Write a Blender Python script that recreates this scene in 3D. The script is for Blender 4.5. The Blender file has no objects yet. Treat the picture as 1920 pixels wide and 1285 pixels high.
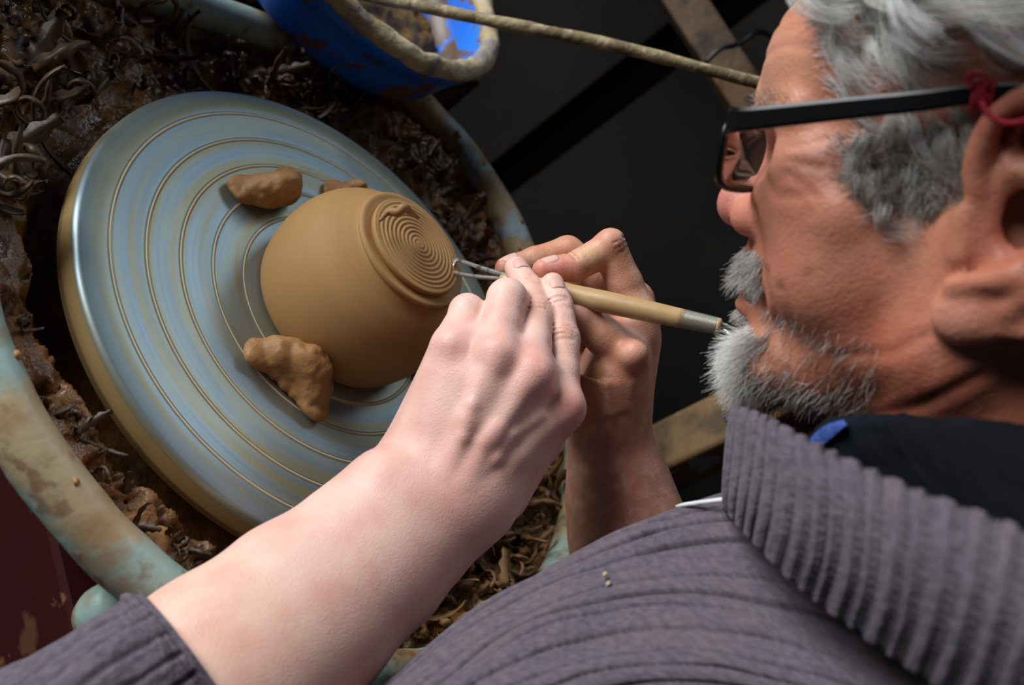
import bpy, math, random
import numpy as np

# ------------------------------------------------------------------ camera, light, exposure
RW = 0.18            # radius of the wheel head (m)
WZ = 0.60            # height of the wheel head above the floor
FPX = 1700.0         # focal length in pixels of a 1920 px wide frame
_phi, _tl = math.radians(-32.2197), math.radians(32.3216)
_Z = np.array([math.cos(_phi)*math.cos(_tl), -math.sin(_phi)*math.cos(_tl), math.sin(_tl)])
_C = np.array([-0.678306, 0.131467, -3.498221])*RW
_Y = np.array([0, 1.0, 0]); _Y = _Y-(_Y@_Z)*_Z; _Y /= np.linalg.norm(_Y)
_M = np.array([np.cross(_Y, _Z), _Y, _Z])

def C2W(v):
    return _M@(np.asarray(v, float)-_C)+np.array([0, 0, WZ])

def P(px, py, d):
    """point of the room at distance d along the view axis, seen at px, py of the photograph"""
    return C2W([(px-960)/FPX*d, -(py-642.5)/FPX*d, -d])

CAM = C2W([0, 0, 0])

def onz(px, py, z):
    a = P(px, py, 1.0)
    return CAM+(z-CAM[2])/(a[2]-CAM[2])*(a-CAM)

scene = bpy.context.scene
cam_data = bpy.data.cameras.new('camera')
cam = bpy.data.objects.new('camera', cam_data)
scene.collection.objects.link(cam)
from mathutils import Matrix, Vector
mw = Matrix.Identity(4)
for i in range(3):
    for j in range(3):
        mw[i][j] = _M[i, j]
    mw[i][3] = CAM[i]
cam.matrix_world = mw
cam_data.sensor_width = 36.0
cam_data.lens = FPX/1920*36.0
cam_data.clip_start = 0.02
cam_data.dof.use_dof = True
cam_data.dof.focus_distance = 0.535
cam_data.dof.aperture_fstop = 7.0
scene.camera = cam
scene.view_settings.view_transform = 'Standard'
scene.view_settings.look = 'None'
scene.view_settings.gamma = 1
scene.view_settings.use_curve_mapping = False
scene.view_settings.exposure = 0.0

world = bpy.data.worlds.new('world'); scene.world = world
world.use_nodes = True
world.node_tree.nodes['Background'].inputs[0].default_value = (0.55, 0.75, 1.0, 1)
world.node_tree.nodes['Background'].inputs[1].default_value = 0.022

def area(name, loc, target, size, power, color):
    l = bpy.data.lights.new(name, 'AREA'); l.shape = 'RECTANGLE'
    l.size, l.size_y = size; l.energy = power; l.color = color
    o = bpy.data.objects.new(name, l); scene.collection.objects.link(o)
    o.location = loc
    o.rotation_euler = (Vector(target)-Vector(loc)).to_track_quat('-Z', 'Y').to_euler()
    return o
area('window_daylight', (-1.25, 1.55, 1.25), (0, 0, 0.75), (1.6, 1.0), 76, (0.95, 0.98, 1.0))
area('skylight_daylight', (1.35, 0.75, 2.3), (0, 0, 0.6), (1.2, 1.0), 15, (0.72, 0.86, 1.0))

rng = random.Random(7)
nrg = np.random.default_rng(11)

# ------------------------------------------------------------------ helpers
def link(o, parent=None):
    scene.collection.objects.link(o)
    if parent is not None:
        o.parent = parent
    return o

def toward_cam(p):
    v = CAM-np.asarray(p); return v/np.linalg.norm(v)

def thing(name, label, cat, loc=(0, 0, 0), group=None):
    o = bpy.data.objects.new(name, None); o.location = loc
    o.empty_display_size = 0.02
    link(o); o['label'] = label; o['category'] = cat
    if group: o['group'] = group
    return o

def tag(o, label, cat, group=None):
    o['label'] = label; o['category'] = cat
    if group: o['group'] = group
    return o

def mesh_obj(name, verts, faces, mat, parent=None, smooth=True, uv=None, tint=None, origin=None):
    verts = np.asarray(verts, float)
    off = np.zeros(3)
    if parent is not None:
        off = np.array(parent_loc(parent))
    elif origin is not None:
        off = np.asarray(origin, float)
    me = bpy.data.meshes.new(name)
    if isinstance(faces, np.ndarray) and faces.ndim == 2:
        n, k = faces.shape
        me.vertices.add(len(verts)); me.vertices.foreach_set('co', (verts-off).ravel())
        me.loops.add(n*k); me.loops.foreach_set('vertex_index', faces.ravel().astype(np.int32))
        me.polygons.add(n); me.polygons.foreach_set('loop_start', np.arange(0, n*k, k, dtype=np.int32))
        me.update(calc_edges=True); me.validate()
    else:
        me.from_pydata((verts-off).tolist(), [], [list(map(int, f)) for f in faces]); me.update()
    if smooth:
        me.polygons.foreach_set('use_smooth', np.ones(len(me.polygons), bool))
    if uv is not None:
        l = me.uv_layers.new(name='UVMap')
        vi = np.zeros(len(me.loops), np.int32); me.loops.foreach_get('vertex_index', vi)
        l.data.foreach_set('uv', np.asarray(uv, np.float32)[vi].ravel())
    if tint is not None:
        a = me.attributes.new('tint', 'FLOAT_COLOR', 'POINT')
        t = np.ones((len(verts), 4), np.float32); t[:, :3] = tint
        a.data.foreach_set('color', t.ravel())
    me.materials.append(mat)
    o = bpy.data.objects.new(name, me)
    if parent is None and origin is not None:
        o.location = off
    return link(o, parent)

def parent_loc(p):
    v = Vector((0, 0, 0))
    while p is not None:
        v += p.location; p = p.parent
    return v

def grid_faces(nu, nv, cu=False, cv=False):
    """nu rows of nv verts"""
    i = np.arange(nu if cu else nu-1)[:, None]; j = np.arange(nv if cv else nv-1)[None, :]
    i2, j2 = (i+1) % nu, (j+1) % nv
    return np.stack([i*nv+j+0*i, i*nv+j2, i2*nv+j2, i2*nv+j], -1).reshape(-1, 4)

def lathe(prof, n=96, center=(0, 0, 0), axis=None):
    """prof: list of (r, z); closed around z through center. r may be 0 at ends."""
    prof = np.asarray(prof, float)
    a = np.linspace(0, 2*np.pi, n, endpoint=False)
    V = np.stack([prof[:, 0:1]*np.cos(a), prof[:, 0:1]*np.sin(a), prof[:, 1:2]+0*a], -1).reshape(-1, 3)+np.asarray(center)
    return V, grid_faces(len(prof), n, False, True)[:, ::-1]

def frames(pts):
    pts = np.asarray(pts, float)
    t = np.gradient(pts, axis=0); t /= np.linalg.norm(t, axis=1)[:, None]+1e-12
    n = np.cross(t[0], [0.3, 0.2, 0.93]); n /= np.linalg.norm(n)
    N = []
    for k in range(len(pts)):
        n = n-(n@t[k])*t[k]; n /= np.linalg.norm(n); N.append(n)
    N = np.array(N)
    return t, N, np.cross(t, N)

def tube(pts, rad, n=12, caps=True, squash=None):
    pts = np.asarray(pts, float); rad = np.broadcast_to(np.asarray(rad, float), (len(pts),))
    t, N, Bn = frames(pts)
    a = np.linspace(0, 2*np.pi, n, endpoint=False)
    V = pts[:, None]+rad[:, None, None]*(np.cos(a)[None, :, None]*N[:, None]+np.sin(a)[None, :, None]*Bn[:, None])
    V = V.reshape(-1, 3); F = [tuple(f) for f in grid_faces(len(pts), n, False, True)]
    if caps:
        F.append(tuple(range(n))[::-1]); F.append(tuple(range((len(pts)-1)*n, len(pts)*n)))
    return V, F

def catmull(pts, n):
    pts = np.asarray(pts, float)
    m = len(pts)
    t = np.linspace(0, m-1-1e-9, n); i = t.astype(int); u = (t-i)[:, None]
    def g(k):
        lo = k < 0; hi = k > m-1
        r = pts[np.clip(k, 0, m-1)].copy()
        r[lo] = 2*pts[0]-pts[1]; r[hi] = 2*pts[-1]-pts[-2]
        return r
    a, b, c, d = g(i-1), g(i), g(i+1), g(i+2)
    return 0.5*((2*b)+(c-a)*u+(2*a-5*b+4*c-d)*u*u+(3*b-a-3*c+d)*u**3)

def loft(rows, nu, nv):
    """rows: guide curves (same number of points) -> nu x nv grid; nv along a guide, nu across the guides"""
    R = np.array([catmull(r, nv) for r in rows])
    return np.stack([catmull(R[:, j], nu) for j in range(nv)], 1)

def grid_normals(G):
    du = np.gradient(G, axis=0); dv = np.gradient(G, axis=1)
    n = np.cross(du, dv); n /= np.linalg.norm(n, axis=2, keepdims=True)+1e-12
    return n

def join(parts):
    V, F, o = [], [], 0
    for v, f in parts:
        V.append(np.asarray(v)); F += [tuple(int(x)+o for x in q) for q in f]; o += len(v)
    return np.concatenate(V), F

def box(c, s, M=None):
    v = np.array([[x, y, z] for x in (-1, 1) for y in (-1, 1) for z in (-1, 1)], float)*np.asarray(s)/2
    if M is not None: v = v@np.asarray(M).T
    return v+np.asarray(c), [(0, 1, 3, 2), (4, 6, 7, 5), (0, 4, 5, 1), (2, 3, 7, 6), (0, 2, 6, 4), (1, 5, 7, 3)]

def bevel(o, w=0.004, seg=2):
    m = o.modifiers.new('bevel', 'BEVEL'); m.width = w; m.segments = seg; m.limit_method = 'ANGLE'
    return o

# value noise (for mud relief and the like)
_tab = nrg.random((64, 64, 64)).astype(np.float32)
def vnoise(p):
    p = np.asarray(p, np.float32); i = np.floor(p).astype(int); u = p-i; u = u*u*(3-2*u)
    r = 0
    for dx in (0, 1):
        for dy in (0, 1):
            for dz in (0, 1):
                w = (u[..., 0] if dx else 1-u[..., 0])*(u[..., 1] if dy else 1-u[..., 1])*(u[..., 2] if dz else 1-u[..., 2])
                r = r+w*_tab[(i[..., 0]+dx) % 64, (i[..., 1]+dy) % 64, (i[..., 2]+dz) % 64]
    return r
def fbm(p, o=4):
    p = np.asarray(p, float)
    return sum(vnoise(p*2**k+k*7.3)/2**k for k in range(o))/sum(1/2**k for k in range(o))

# ------------------------------------------------------------------ materials
def srgb(r, g, b):
    f = lambda c: c/12.92 if c <= 0.04045 else ((c+0.055)/1.055)**2.4
    return (f(r/255), f(g/255), f(b/255), 1)

def material(name, base, rough=0.6, metal=0.0, layers=(), bumps=(), spec=0.5, sss=0, coat=0, tint=False, coords='Object', rough_noise=None, trans=0, sheen=0, ior=None):
    """layers: (scale, lo, hi, colour[, detail[, stretch]]) noise masks laid over the base colour; bumps: (kind, scale, strength, distance[, stretch])"""
    m = bpy.data.materials.new(name); m.use_nodes = True
    nt = m.node_tree; N = nt.nodes; L = nt.links
    b = N['Principled BSDF']
    b.inputs['Roughness'].default_value = rough; b.inputs['Metallic'].default_value = metal
    b.inputs['Specular IOR Level'].default_value = spec
    if coat: b.inputs['Coat Weight'].default_value = coat; b.inputs['Coat Roughness'].default_value = 0.12
    if trans: b.inputs['Transmission Weight'].default_value = trans
    if ior: b.inputs['IOR'].default_value = ior
    if sheen: b.inputs['Sheen Weight'].default_value = sheen; b.inputs['Sheen Roughness'].default_value = 0.6
    if sss:
        b.inputs['Subsurface Weight'].default_value = sss
        b.inputs['Subsurface Radius'].default_value = (1.0, 0.35, 0.2); b.inputs['Subsurface Scale'].default_value = 0.004
    tc = N.new('ShaderNodeTexCoord')
    def vec(stretch=None):
        if stretch is None: return tc.outputs[coords]
        mp = N.new('ShaderNodeMapping'); mp.inputs['Scale'].default_value = stretch
        L.new(tc.outputs[coords], mp.inputs['Vector']); return mp.outputs[0]
    if tint:
        a = N.new('ShaderNodeAttribute'); a.attribute_name = 'tint'; cur = a.outputs['Color']
    else:
        rgb = N.new('ShaderNodeRGB'); rgb.outputs[0].default_value = base; cur = rgb.outputs[0]
    for ly in layers:
        sc, lo, hi, col = ly[:4]
        nz = N.new('ShaderNodeTexNoise'); nz.inputs['Scale'].default_value = sc
        nz.inputs['Detail'].default_value = ly[4] if len(ly) > 4 else 5
        L.new(vec(ly[5] if len(ly) > 5 else None), nz.inputs['Vector'])
        mr = N.new('ShaderNodeMapRange'); mr.inputs[1].default_value = lo; mr.inputs[2].default_value = hi; mr.clamp = True
        mr.inputs[4].default_value = col[3]
        L.new(nz.outputs['Fac'], mr.inputs[0])
        mx = N.new('ShaderNodeMix'); mx.data_type = 'RGBA'
        L.new(mr.outputs[0], mx.inputs[0]); L.new(cur, mx.inputs[6]); mx.inputs[7].default_value = col[:3]+(1,)
        cur = mx.outputs[2]
    L.new(cur, b.inputs['Base Color'])
    if rough_noise:
        nz = N.new('ShaderNodeTexNoise'); nz.inputs['Scale'].default_value = rough_noise[0]; nz.inputs['Detail'].default_value = 4
        L.new(vec(), nz.inputs['Vector'])
        mr = N.new('ShaderNodeMapRange'); mr.inputs[1].default_value = 0.35; mr.inputs[2].default_value = 0.65
        mr.inputs[3].default_value = rough_noise[1]; mr.inputs[4].default_value = rough_noise[2]
        L.new(nz.outputs['Fac'], mr.inputs[0]); L.new(mr.outputs[0], b.inputs['Roughness'])
    prev = None
    for bp in bumps:
        kind, sc, st, di = bp[:4]
        if kind == 'noise':
            t = N.new('ShaderNodeTexNoise'); t.inputs['Scale'].default_value = sc; t.inputs['Detail'].default_value = 4; out = t.outputs['Fac']
        elif kind == 'voronoi':
            t = N.new('ShaderNodeTexVoronoi'); t.inputs['Scale'].default_value = sc; out = t.outputs['Distance']
        else:
            t = N.new('ShaderNodeTexWave'); t.inputs['Scale'].default_value = sc; t.wave_type = 'BANDS'; t.bands_direction = kind[-1].upper()
            t.inputs['Distortion'].default_value = 0.6; out = t.outputs['Fac']
        L.new(vec(bp[4] if len(bp) > 4 else None), t.inputs['Vector'])
        bn = N.new('ShaderNodeBump'); bn.inputs['Strength'].default_value = st; bn.inputs['Distance'].default_value = di
        L.new(out, bn.inputs['Height'])
        if prev is not None: L.new(prev, bn.inputs['Normal'])
        prev = bn.outputs[0]
    if prev is not None: L.new(prev, b.inputs['Normal'])
    return m

def rings_material(name, base, streaks, rough, metal, spec=0.5, coat=0):
    """colour that varies with the distance from the object's own z axis (slip streaked round by the turning)"""
    m = material(name, base, rough, metal, spec=spec, coat=coat)
    nt = m.node_tree; N = nt.nodes; L = nt.links; b = N['Principled BSDF']
    tc = [n for n in N if n.bl_idname == 'ShaderNodeTexCoord'][0]
    sep = N.new('ShaderNodeSeparateXYZ'); L.new(tc.outputs['Object'], sep.inputs[0])
    def mth(op, a, c=None):
        n = N.new('ShaderNodeMath'); n.operation = op
        for k, x in enumerate((a, c)):
            if x is None: continue
            if isinstance(x, (int, float)): n.inputs[k].default_value = x
            else: L.new(x, n.inputs[k])
        return n.outputs[0]
    r = mth('SQRT', mth('ADD', mth('POWER', sep.outputs[0], 2), mth('POWER', sep.outputs[1], 2)))
    ax = N.new('ShaderNodeVectorMath'); ax.operation = 'NORMALIZE'
    cmb0 = N.new('ShaderNodeCombineXYZ'); L.new(sep.outputs[0], cmb0.inputs[0]); L.new(sep.outputs[1], cmb0.inputs[1]); L.new(cmb0.outputs[0], ax.inputs[0])
    s2 = N.new('ShaderNodeSeparateXYZ'); L.new(ax.outputs[0], s2.inputs[0])
    cur = b.inputs['Base Color'].links[0].from_socket
    for (scale, wob, lo, hi, col) in streaks:
        cmb = N.new('ShaderNodeCombineXYZ')
        L.new(mth('MULTIPLY', r, scale), cmb.inputs[0]); L.new(mth('MULTIPLY', s2.outputs[0], wob), cmb.inputs[1]); L.new(mth('MULTIPLY', s2.outputs[1], wob), cmb.inputs[2])
        nz = N.new('ShaderNodeTexNoise'); nz.inputs['Scale'].default_value = 1.0; nz.inputs['Detail'].default_value = 4
        L.new(cmb.outputs[0], nz.inputs['Vector'])
        mr = N.new('ShaderNodeMapRange'); mr.inputs[1].default_value = lo; mr.inputs[2].default_value = hi; mr.inputs[4].default_value = col[3]
        L.new(nz.outputs['Fac'], mr.inputs[0])
        mx = N.new('ShaderNodeMix'); mx.data_type = 'RGBA'
        L.new(mr.outputs[0], mx.inputs[0]); L.new(cur, mx.inputs[6]); mx.inputs[7].default_value = col[:3]+(1,)
        cur = mx.outputs[2]
    L.new(cur, b.inputs['Base Color'])
    return m

def ca(r, g, b, a=1.0):
    return srgb(r, g, b)[:3]+(a,)

CLAY = srgb(166, 124, 74)
M_clay = rings_material('leather_hard_clay', srgb(170, 130, 82), [(160, 0.25, 0.4, 0.65, ca(160, 119, 72, .5)), (700, 0.3, 0.45, 0.65, ca(176, 136, 88, .25))], 0.68, 0, 0.3)
M_claywad = material('soft_clay', srgb(150, 106, 60), 0.6, layers=[(60, .4, .65, ca(170, 128, 80, .8))], bumps=[('noise', 160, .5, .002)])
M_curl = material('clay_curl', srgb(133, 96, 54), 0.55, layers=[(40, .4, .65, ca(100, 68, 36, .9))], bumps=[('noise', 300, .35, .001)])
M_curl_wet_shaded = material('wet_shaded_clay_curl', srgb(84, 60, 36), 0.5, layers=[(40, .4, .65, ca(56, 40, 26, .9))], bumps=[('noise', 300, .35, .001)])  # darker wet curl; shade of the back corner is put into its colour
M_mud = material('wet_mud', srgb(104, 74, 42), 0.35, layers=[(18, .42, .6, ca(140, 92, 40, .9)), (90, .45, .7, ca(70, 48, 27, .8))], bumps=[('noise', 130, .8, .004)], rough_noise=(35, .12, .6))
M_metal = rings_material('slip_streaked_aluminium', srgb(138, 154, 158), [(110, 0.5, 0.45, 0.60, ca(148, 140, 104, .9)), (420, 0.6, 0.45, 0.62, ca(118, 138, 152, .55)), (55, 1.4, 0.5, 0.64, ca(150, 156, 140, .75))], 0.38, 0.5, 0.5)
M_rimslip = rings_material('slip_on_rim', srgb(172, 144, 96), [(300, .5, .4, .6, ca(146, 120, 78, .6))], 0.4, 0.0, 0.5)
M_slipline = material('pale_slip_line', srgb(214, 192, 150), 0.5)
M_pan = material('pale_green_plastic', srgb(150, 176, 168), 0.45, layers=[(9, .53, .60, ca(172, 148, 110, .9)), (26, .53, .62, ca(150, 118, 78, .7)), (60, .58, .66, ca(118, 88, 54, .7))], bumps=[('noise', 70, .4, .002)])
M_panin = material('clay_smeared_wall', srgb(140, 118, 86), 0.6, layers=[(12, .46, .58, ca(108, 84, 54, .9)), (30, .55, .62, ca(128, 150, 160, .8))], bumps=[('noise', 60, .7, .004)])
M_red = material('dark_red_paint', srgb(58, 14, 17), 0.42, layers=[(22, .58, .64, ca(168, 128, 82, .9)), (8, .56, .66, ca(52, 14, 16, .8))], bumps=[('noise', 50, .2, .002)])
M_blue = material('blue_plastic', srgb(24, 108, 232), 0.35, layers=[(7, .5, .64, ca(48, 130, 228, .8)), (26, .56, .60, ca(112, 82, 42, .95)), (60, .57, .61, ca(104, 76, 42, .9))], bumps=[('noise', 40, .12, .002)])
M_dried = material('dried_clay_crust', srgb(190, 172, 138), 0.75, layers=[(30, .54, .60, ca(80, 126, 176, .85)), (14, .45, .6, ca(140, 118, 84, .8))], bumps=[('noise', 90, .9, .004), ('voronoi', 60, .3, .002)])
M_sludge = material('sludge', srgb(128, 96, 44), 0.6, layers=[(60, .4, .6, ca(90, 62, 26, .9))], bumps=[('noise', 160, .8, .003)])
M_stick = material('clay_caked_stick', srgb(150, 134, 98), 0.75, layers=[(30, .45, .6, ca(108, 92, 64, .9)), (90, .5, .62, ca(188, 172, 138, .7))], bumps=[('noise', 120, .8, .003)])
M_wood = material('tool_wood', srgb(186, 152, 106), 0.4, layers=[(9, .4, .65, ca(160, 122, 78, .8), 6, (1, 1, 1)), (60, .5, .68, ca(204, 174, 130, .7))], bumps=[('noise', 200, .12, .0006)])
M_wrap = material('silver_wire_wrap', srgb(172, 168, 152), 0.38, 0.55)
M_steel = material('tool_steel', srgb(206, 206, 206), 0.36, .75, layers=[(120, .5, .6, ca(110, 90, 66, .8))])
M_beam = material('worn_bench_wood', srgb(126, 98, 64), 0.65, layers=[(22, .44, .58, ca(76, 60, 40, .9)), (30, .55, .62, ca(134, 82, 46, .8)), (26, .60, .64, ca(158, 160, 158, .8))], bumps=[('noise', 60, .4, .003)])
M_post = material('dark_post_wood', srgb(74, 56, 40), 0.7, layers=[(8, .42, .6, ca(112, 84, 54, .9)), (24, .5, .6, ca(52, 36, 30, .9))], bumps=[('noise', 60, .5, .004)])
M_floor = material('dark_floor', srgb(30, 34, 38), 0.85, spec=.06, layers=[(3, .4, .6, ca(17, 19, 21, .8))])
M_wall = material('dark_wall', srgb(22, 20, 19), 0.85, spec=.06, layers=[(3, .4, .6, ca(13, 12, 12, .8))])
M_panel = material('dark_board', srgb(30, 27, 25), 0.85, spec=.06, layers=[(4, .4, .6, ca(24, 23, 23, .8))])
M_black = material('black_gap', srgb(4, 4, 4), 0.9, spec=0)
M_skin = material('skin', (1, 1, 1, 1), 0.47, tint=True, sss=0.12, spec=0.4,
                  layers=[(45, .42, .66, ca(204, 120, 104, .30)), (140, .45, .7, ca(236, 196, 178, .25))],
                  bumps=[('voronoi', 1000, .22, .0005), ('noise', 420, .10, .0010), ('noise', 1600, .15, .0004)])
M_skin_face = material('weathered_skin', (1, 1, 1, 1), 0.5, tint=True, sss=0.12, spec=0.35,
                  layers=[(30, .42, .66, ca(168, 84, 62, .35)), (120, .45, .7, ca(204, 150, 120, .25))],
                  bumps=[('voronoi', 520, .22, .0008), ('noise', 160, .25, .0015)])
M_nail = material('fingernail', srgb(216, 172, 158), 0.45, spec=0.35, bumps=[('noise', 300, .1, .0004)])
M_knit = material('purple_grey_knit', srgb(92, 82, 90), 0.9, spec=0.12, sheen=.12, coords='UV',
                  layers=[(30, .35, .7, ca(76, 69, 80, .8)), (260, .4, .68, ca(114, 103, 112, .6))],
                  bumps=[('voronoi', 200, .55, .0012), ('noise', 420, .6, .0012)])
M_knit_dk = material('shaded_knit_groove', srgb(60, 58, 70), 0.9, spec=0.1)
M_shirt = material('navy_shirt', srgb(13, 14, 19), 0.9, spec=0.1, layers=[(12, .55, .66, ca(22, 36, 44, .6))], bumps=[('noise', 500, .3, .0006)])
M_shirt_blue = material('blue_shirt_lining', srgb(64, 88, 156), 0.85, spec=0.2, bumps=[('noise', 400, .5, .0008)], layers=[(300, .45, .6, ca(44, 64, 120, .8))])
M_frame = material('black_acetate', srgb(11, 12, 12), 0.3, spec=0.35)
M_lens = material('spectacle_lens', (0.97, 0.93, 0.97, 1), 0.02, trans=1.0, ior=1.08)
M_redthread = material('red_thread', srgb(170, 34, 58), 0.8)
M_white = material('white_cord', srgb(222, 224, 226), 0.6, bumps=[('noise', 400, .4, .001)])
M_eye = material('eye_white', srgb(214, 205, 196), 0.15)
M_lip = material('lip', srgb(160, 84, 76), 0.5)

def hair_material(name, lo, hi, rough=0.45):
    m = bpy.data.materials.new(name); m.use_nodes = True
    nt = m.node_tree; N = nt.nodes; L = nt.links; b = N['Principled BSDF']
    a = N.new('ShaderNodeAttribute'); a.attribute_name = 'tone'
    mx = N.new('ShaderNodeMix'); mx.data_type = 'RGBA'
    L.new(a.outputs['Fac'], mx.inputs[0]); mx.inputs[6].default_value = lo; mx.inputs[7].default_value = hi
    L.new(mx.outputs[2], b.inputs['Base Color']); b.inputs['Roughness'].default_value = rough
    b.inputs['Specular IOR Level'].default_value = 0.5
    return m
M_hair = hair_material('grey_hair', srgb(112, 100, 86), srgb(244, 244, 240))
M_beard = hair_material('white_beard', srgb(70, 58, 48), srgb(236, 234, 228), 0.6)

# ------------------------------------------------------------------ implicit bodies
class SDF:
    def __init__(s, lo, hi, h):
        s.lo = np.asarray(lo, float); s.h = h
        s.n = np.ceil((np.asarray(hi)-s.lo)/h).astype(int)+1
        s.F = np.full(s.n, 0.03, np.float32)
    def sl(s, lo, hi):
        a = np.clip(np.floor((np.asarray(lo)-s.lo)/s.h).astype(int), 0, s.n); b = np.clip(np.ceil((np.asarray(hi)-s.lo)/s.h).astype(int)+1, 0, s.n)
        if (b <= a).any(): return None, None
        ax = [((np.arange(a[i], b[i])*s.h+s.lo[i]).astype(np.float32)) for i in range(3)]
        X = np.stack(np.meshgrid(*ax, indexing='ij'), -1)
        return tuple(slice(a[i], b[i]) for i in range(3)), X
    def mix(s, sl, d, k, sub=False):
        A = s.F[sl]
        if sub:
            h = np.clip(0.5-0.5*(A+d)/k, 0, 1); s.F[sl] = A*(1-h)-d*h+k*h*(1-h)
        else:
            h = np.clip(0.5+0.5*(A-d)/k, 0, 1); s.F[sl] = A*(1-h)+d*h-k*h*(1-h)
    def cap(s, a, b, ra, rb=None, k=0.004, sub=False):
        rb = ra if rb is None else rb
        a = np.asarray(a, np.float32); b = np.asarray(b, np.float32); pad = max(ra, rb)+k*1.5+0.004
        sl, X = s.sl(np.minimum(a, b)-pad, np.maximum(a, b)+pad)
        if sl is None: return
        ab = b-a; t = np.clip(((X-a)@ab)/(ab@ab+1e-12), 0, 1)
        d = np.linalg.norm(X-a-t[..., None]*ab, axis=-1)-(ra+(rb-ra)*t)
        s.mix(sl, d, k, sub)
    def chain(s, pts, rad, k=0.004):
        for i in range(len(pts)-1): s.cap(pts[i], pts[i+1], rad[i], rad[i+1], k)
    def ell(s, c, r, k=0.006, R=None, sub=False):
        c = np.asarray(c, np.float32); r = np.asarray(r, np.float32)*np.ones(3, np.float32); pad = r.max()+k*1.5+0.004
        sl, X = s.sl(c-pad, c+pad)
        if sl is None: return
        q = X-c
        if R is not None: q = q@np.asarray(R, np.float32)      # columns of R = axes
        k0 = np.linalg.norm(q/r, axis=-1); k1 = np.linalg.norm(q/(r*r), axis=-1)+1e-9
        s.mix(sl, k0*(k0-1)/k1, k, sub)
    def mesh(s, smooth=1):
        F = s.F; n = s.n
        sg = F < 0
        c = sum(sg[dx:n[0]-1+dx, dy:n[1]-1+dy, dz:n[2]-1+dz].astype(np.int8) for dx in (0, 1) for dy in (0, 1) for dz in (0, 1))
        act = (c > 0) & (c < 8)
        idx = np.full(act.shape, -1, np.int64); ci = np.argwhere(act); idx[act] = np.arange(len(ci))
        acc = np.zeros((len(ci), 3)); cnt = np.zeros(len(ci))
        cor = [(0, 0, 0), (1, 0, 0), (0, 1, 0), (1, 1, 0), (0, 0, 1), (1, 0, 1), (0, 1, 1), (1, 1, 1)]
        val = [F[ci[:, 0]+x, ci[:, 1]+y, ci[:, 2]+z] for x, y, z in cor]
        for i in range(8):
            for ax in range(3):
                if cor[i][ax] == 0:
                    q = list(cor[i]); q[ax] = 1; j = cor.index(tuple(q))
                    a, b = val[i], val[j]; m = (a < 0) != (b < 0)
                    t = np.where(m, a/np.where(m, a-b, 1), 0)
                    p = np.array(cor[i], float)+np.eye(3)[ax]*t[:, None]
                    acc += p*m[:, None]; cnt += m
        V = (ci+acc/cnt[:, None])*s.h+s.lo
        Q = []
        for ax in range(3):
            o1, o2 = [(1, 2), (2, 0), (0, 1)][ax]
            a = np.take(sg, range(n[ax]-1), ax); b = np.take(sg, range(1, n[ax]), ax)
            e = np.argwhere(a != b)
            ok = (e[:, o1] > 0) & (e[:, o2] > 0) & (e[:, o1] < n[o1]-1) & (e[:, o2] < n[o2]-1)
            e = e[ok]
            ins = a[e[:, 0], e[:, 1], e[:, 2]]
            def g(d1, d2):
                q = e.copy(); q[:, o1] -= d1; q[:, o2] -= d2
                return idx[q[:, 0], q[:, 1], q[:, 2]]
            f = np.stack([g(1, 1), g(0, 1), g(0, 0), g(1, 0)], 1)
            f[~ins] = f[~ins][:, ::-1]
            Q.append(f)
        Q = np.concatenate(Q)
        Q = Q[(Q >= 0).all(1)]
        for _ in range(smooth):
            S = np.zeros_like(V); c = np.bincount(Q.ravel(), minlength=len(V))*2
            for i in range(4):
                W = V[Q[:, (i+1) % 4]]+V[Q[:, (i+3) % 4]]
                for ax in range(3): S[:, ax] += np.bincount(Q[:, i], W[:, ax], minlength=len(V))
            V = 0.45*V+0.55*S/np.maximum(c, 1)[:, None]
        return V, Q

def paint(V, base, blobs):
    T = np.tile(np.array(base[:3]), (len(V), 1))
    for c, r, col, st in blobs:
        d = np.linalg.norm(V-np.asarray(c), axis=1)/r
        w = (st*np.exp(-d*d*1.5))[:, None]
        T = T*(1-w)+np.array(col[:3])*w
    return T

# ------------------------------------------------------------------ the setting
def structure(name, vf, mat):
    o = mesh_obj(name, vf[0], vf[1], mat, smooth=False); o['kind'] = 'structure'; return o
structure('floor', box((0.3, 0.2, -0.05), (5.0, 5.0, 0.1)), M_floor)
wr = structure('wall_right', box((1.20, 0.2, .9), (0.1, 5.0, 1.8)), M_wall)
# two dark boards against the wall with a black upright gap between them
gap_a = CAM+(1.06-CAM[0])/((P(1100, 207, 1)-CAM)[0])*(P(1100, 207, 1)-CAM)
gy = gap_a[1]
bl = thing('wall_boards', 'two dark upright boards against the wall with a black gap between them', 'boards', (1.06, gy, 0))
for (y0, y1) in ((gy-1.9, gy-0.042), (gy+0.042, gy+1.6)):
    v, f = box((1.08, (y0+y1)/2, .88), (0.03, y1-y0, 1.759)); bevel(mesh_obj('board', v, f, M_panel, bl, smooth=False), .004)
v, f = box((1.115, gy, .88), (0.03, 0.19, 1.759)); mesh_obj('gap_backing', v, f, M_black, bl, smooth=False)

# worn wooden post behind the right forearm
def bar_between(a, b, w, t, hint):
    a = np.asarray(a, float); b = np.asarray(b, float); z = b-a; L = np.linalg.norm(z); z /= L
    x = np.asarray(hint, float); x = x-(x@z)*z; x /= np.linalg.norm(x); y = np.cross(z, x)
    return box((a+b)/2, (w, t, L), np.stack([x, y, z], 1))
pa, pb = P(1240, 852, .95), P(1372, 800, .905)
o = mesh_obj('wooden_post', *box((pb[0], pb[1], .46), (.056, .056, .92), np.array([[.9, .436, 0], [-.436, .9, 0], [0, 0, 1]])), M_beam, smooth=False, origin=(pb[0], pb[1], 0))
tag(bevel(o, .006, 3), 'paint-stained worn wooden upright post behind the right forearm and grey beard', 'post')

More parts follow.
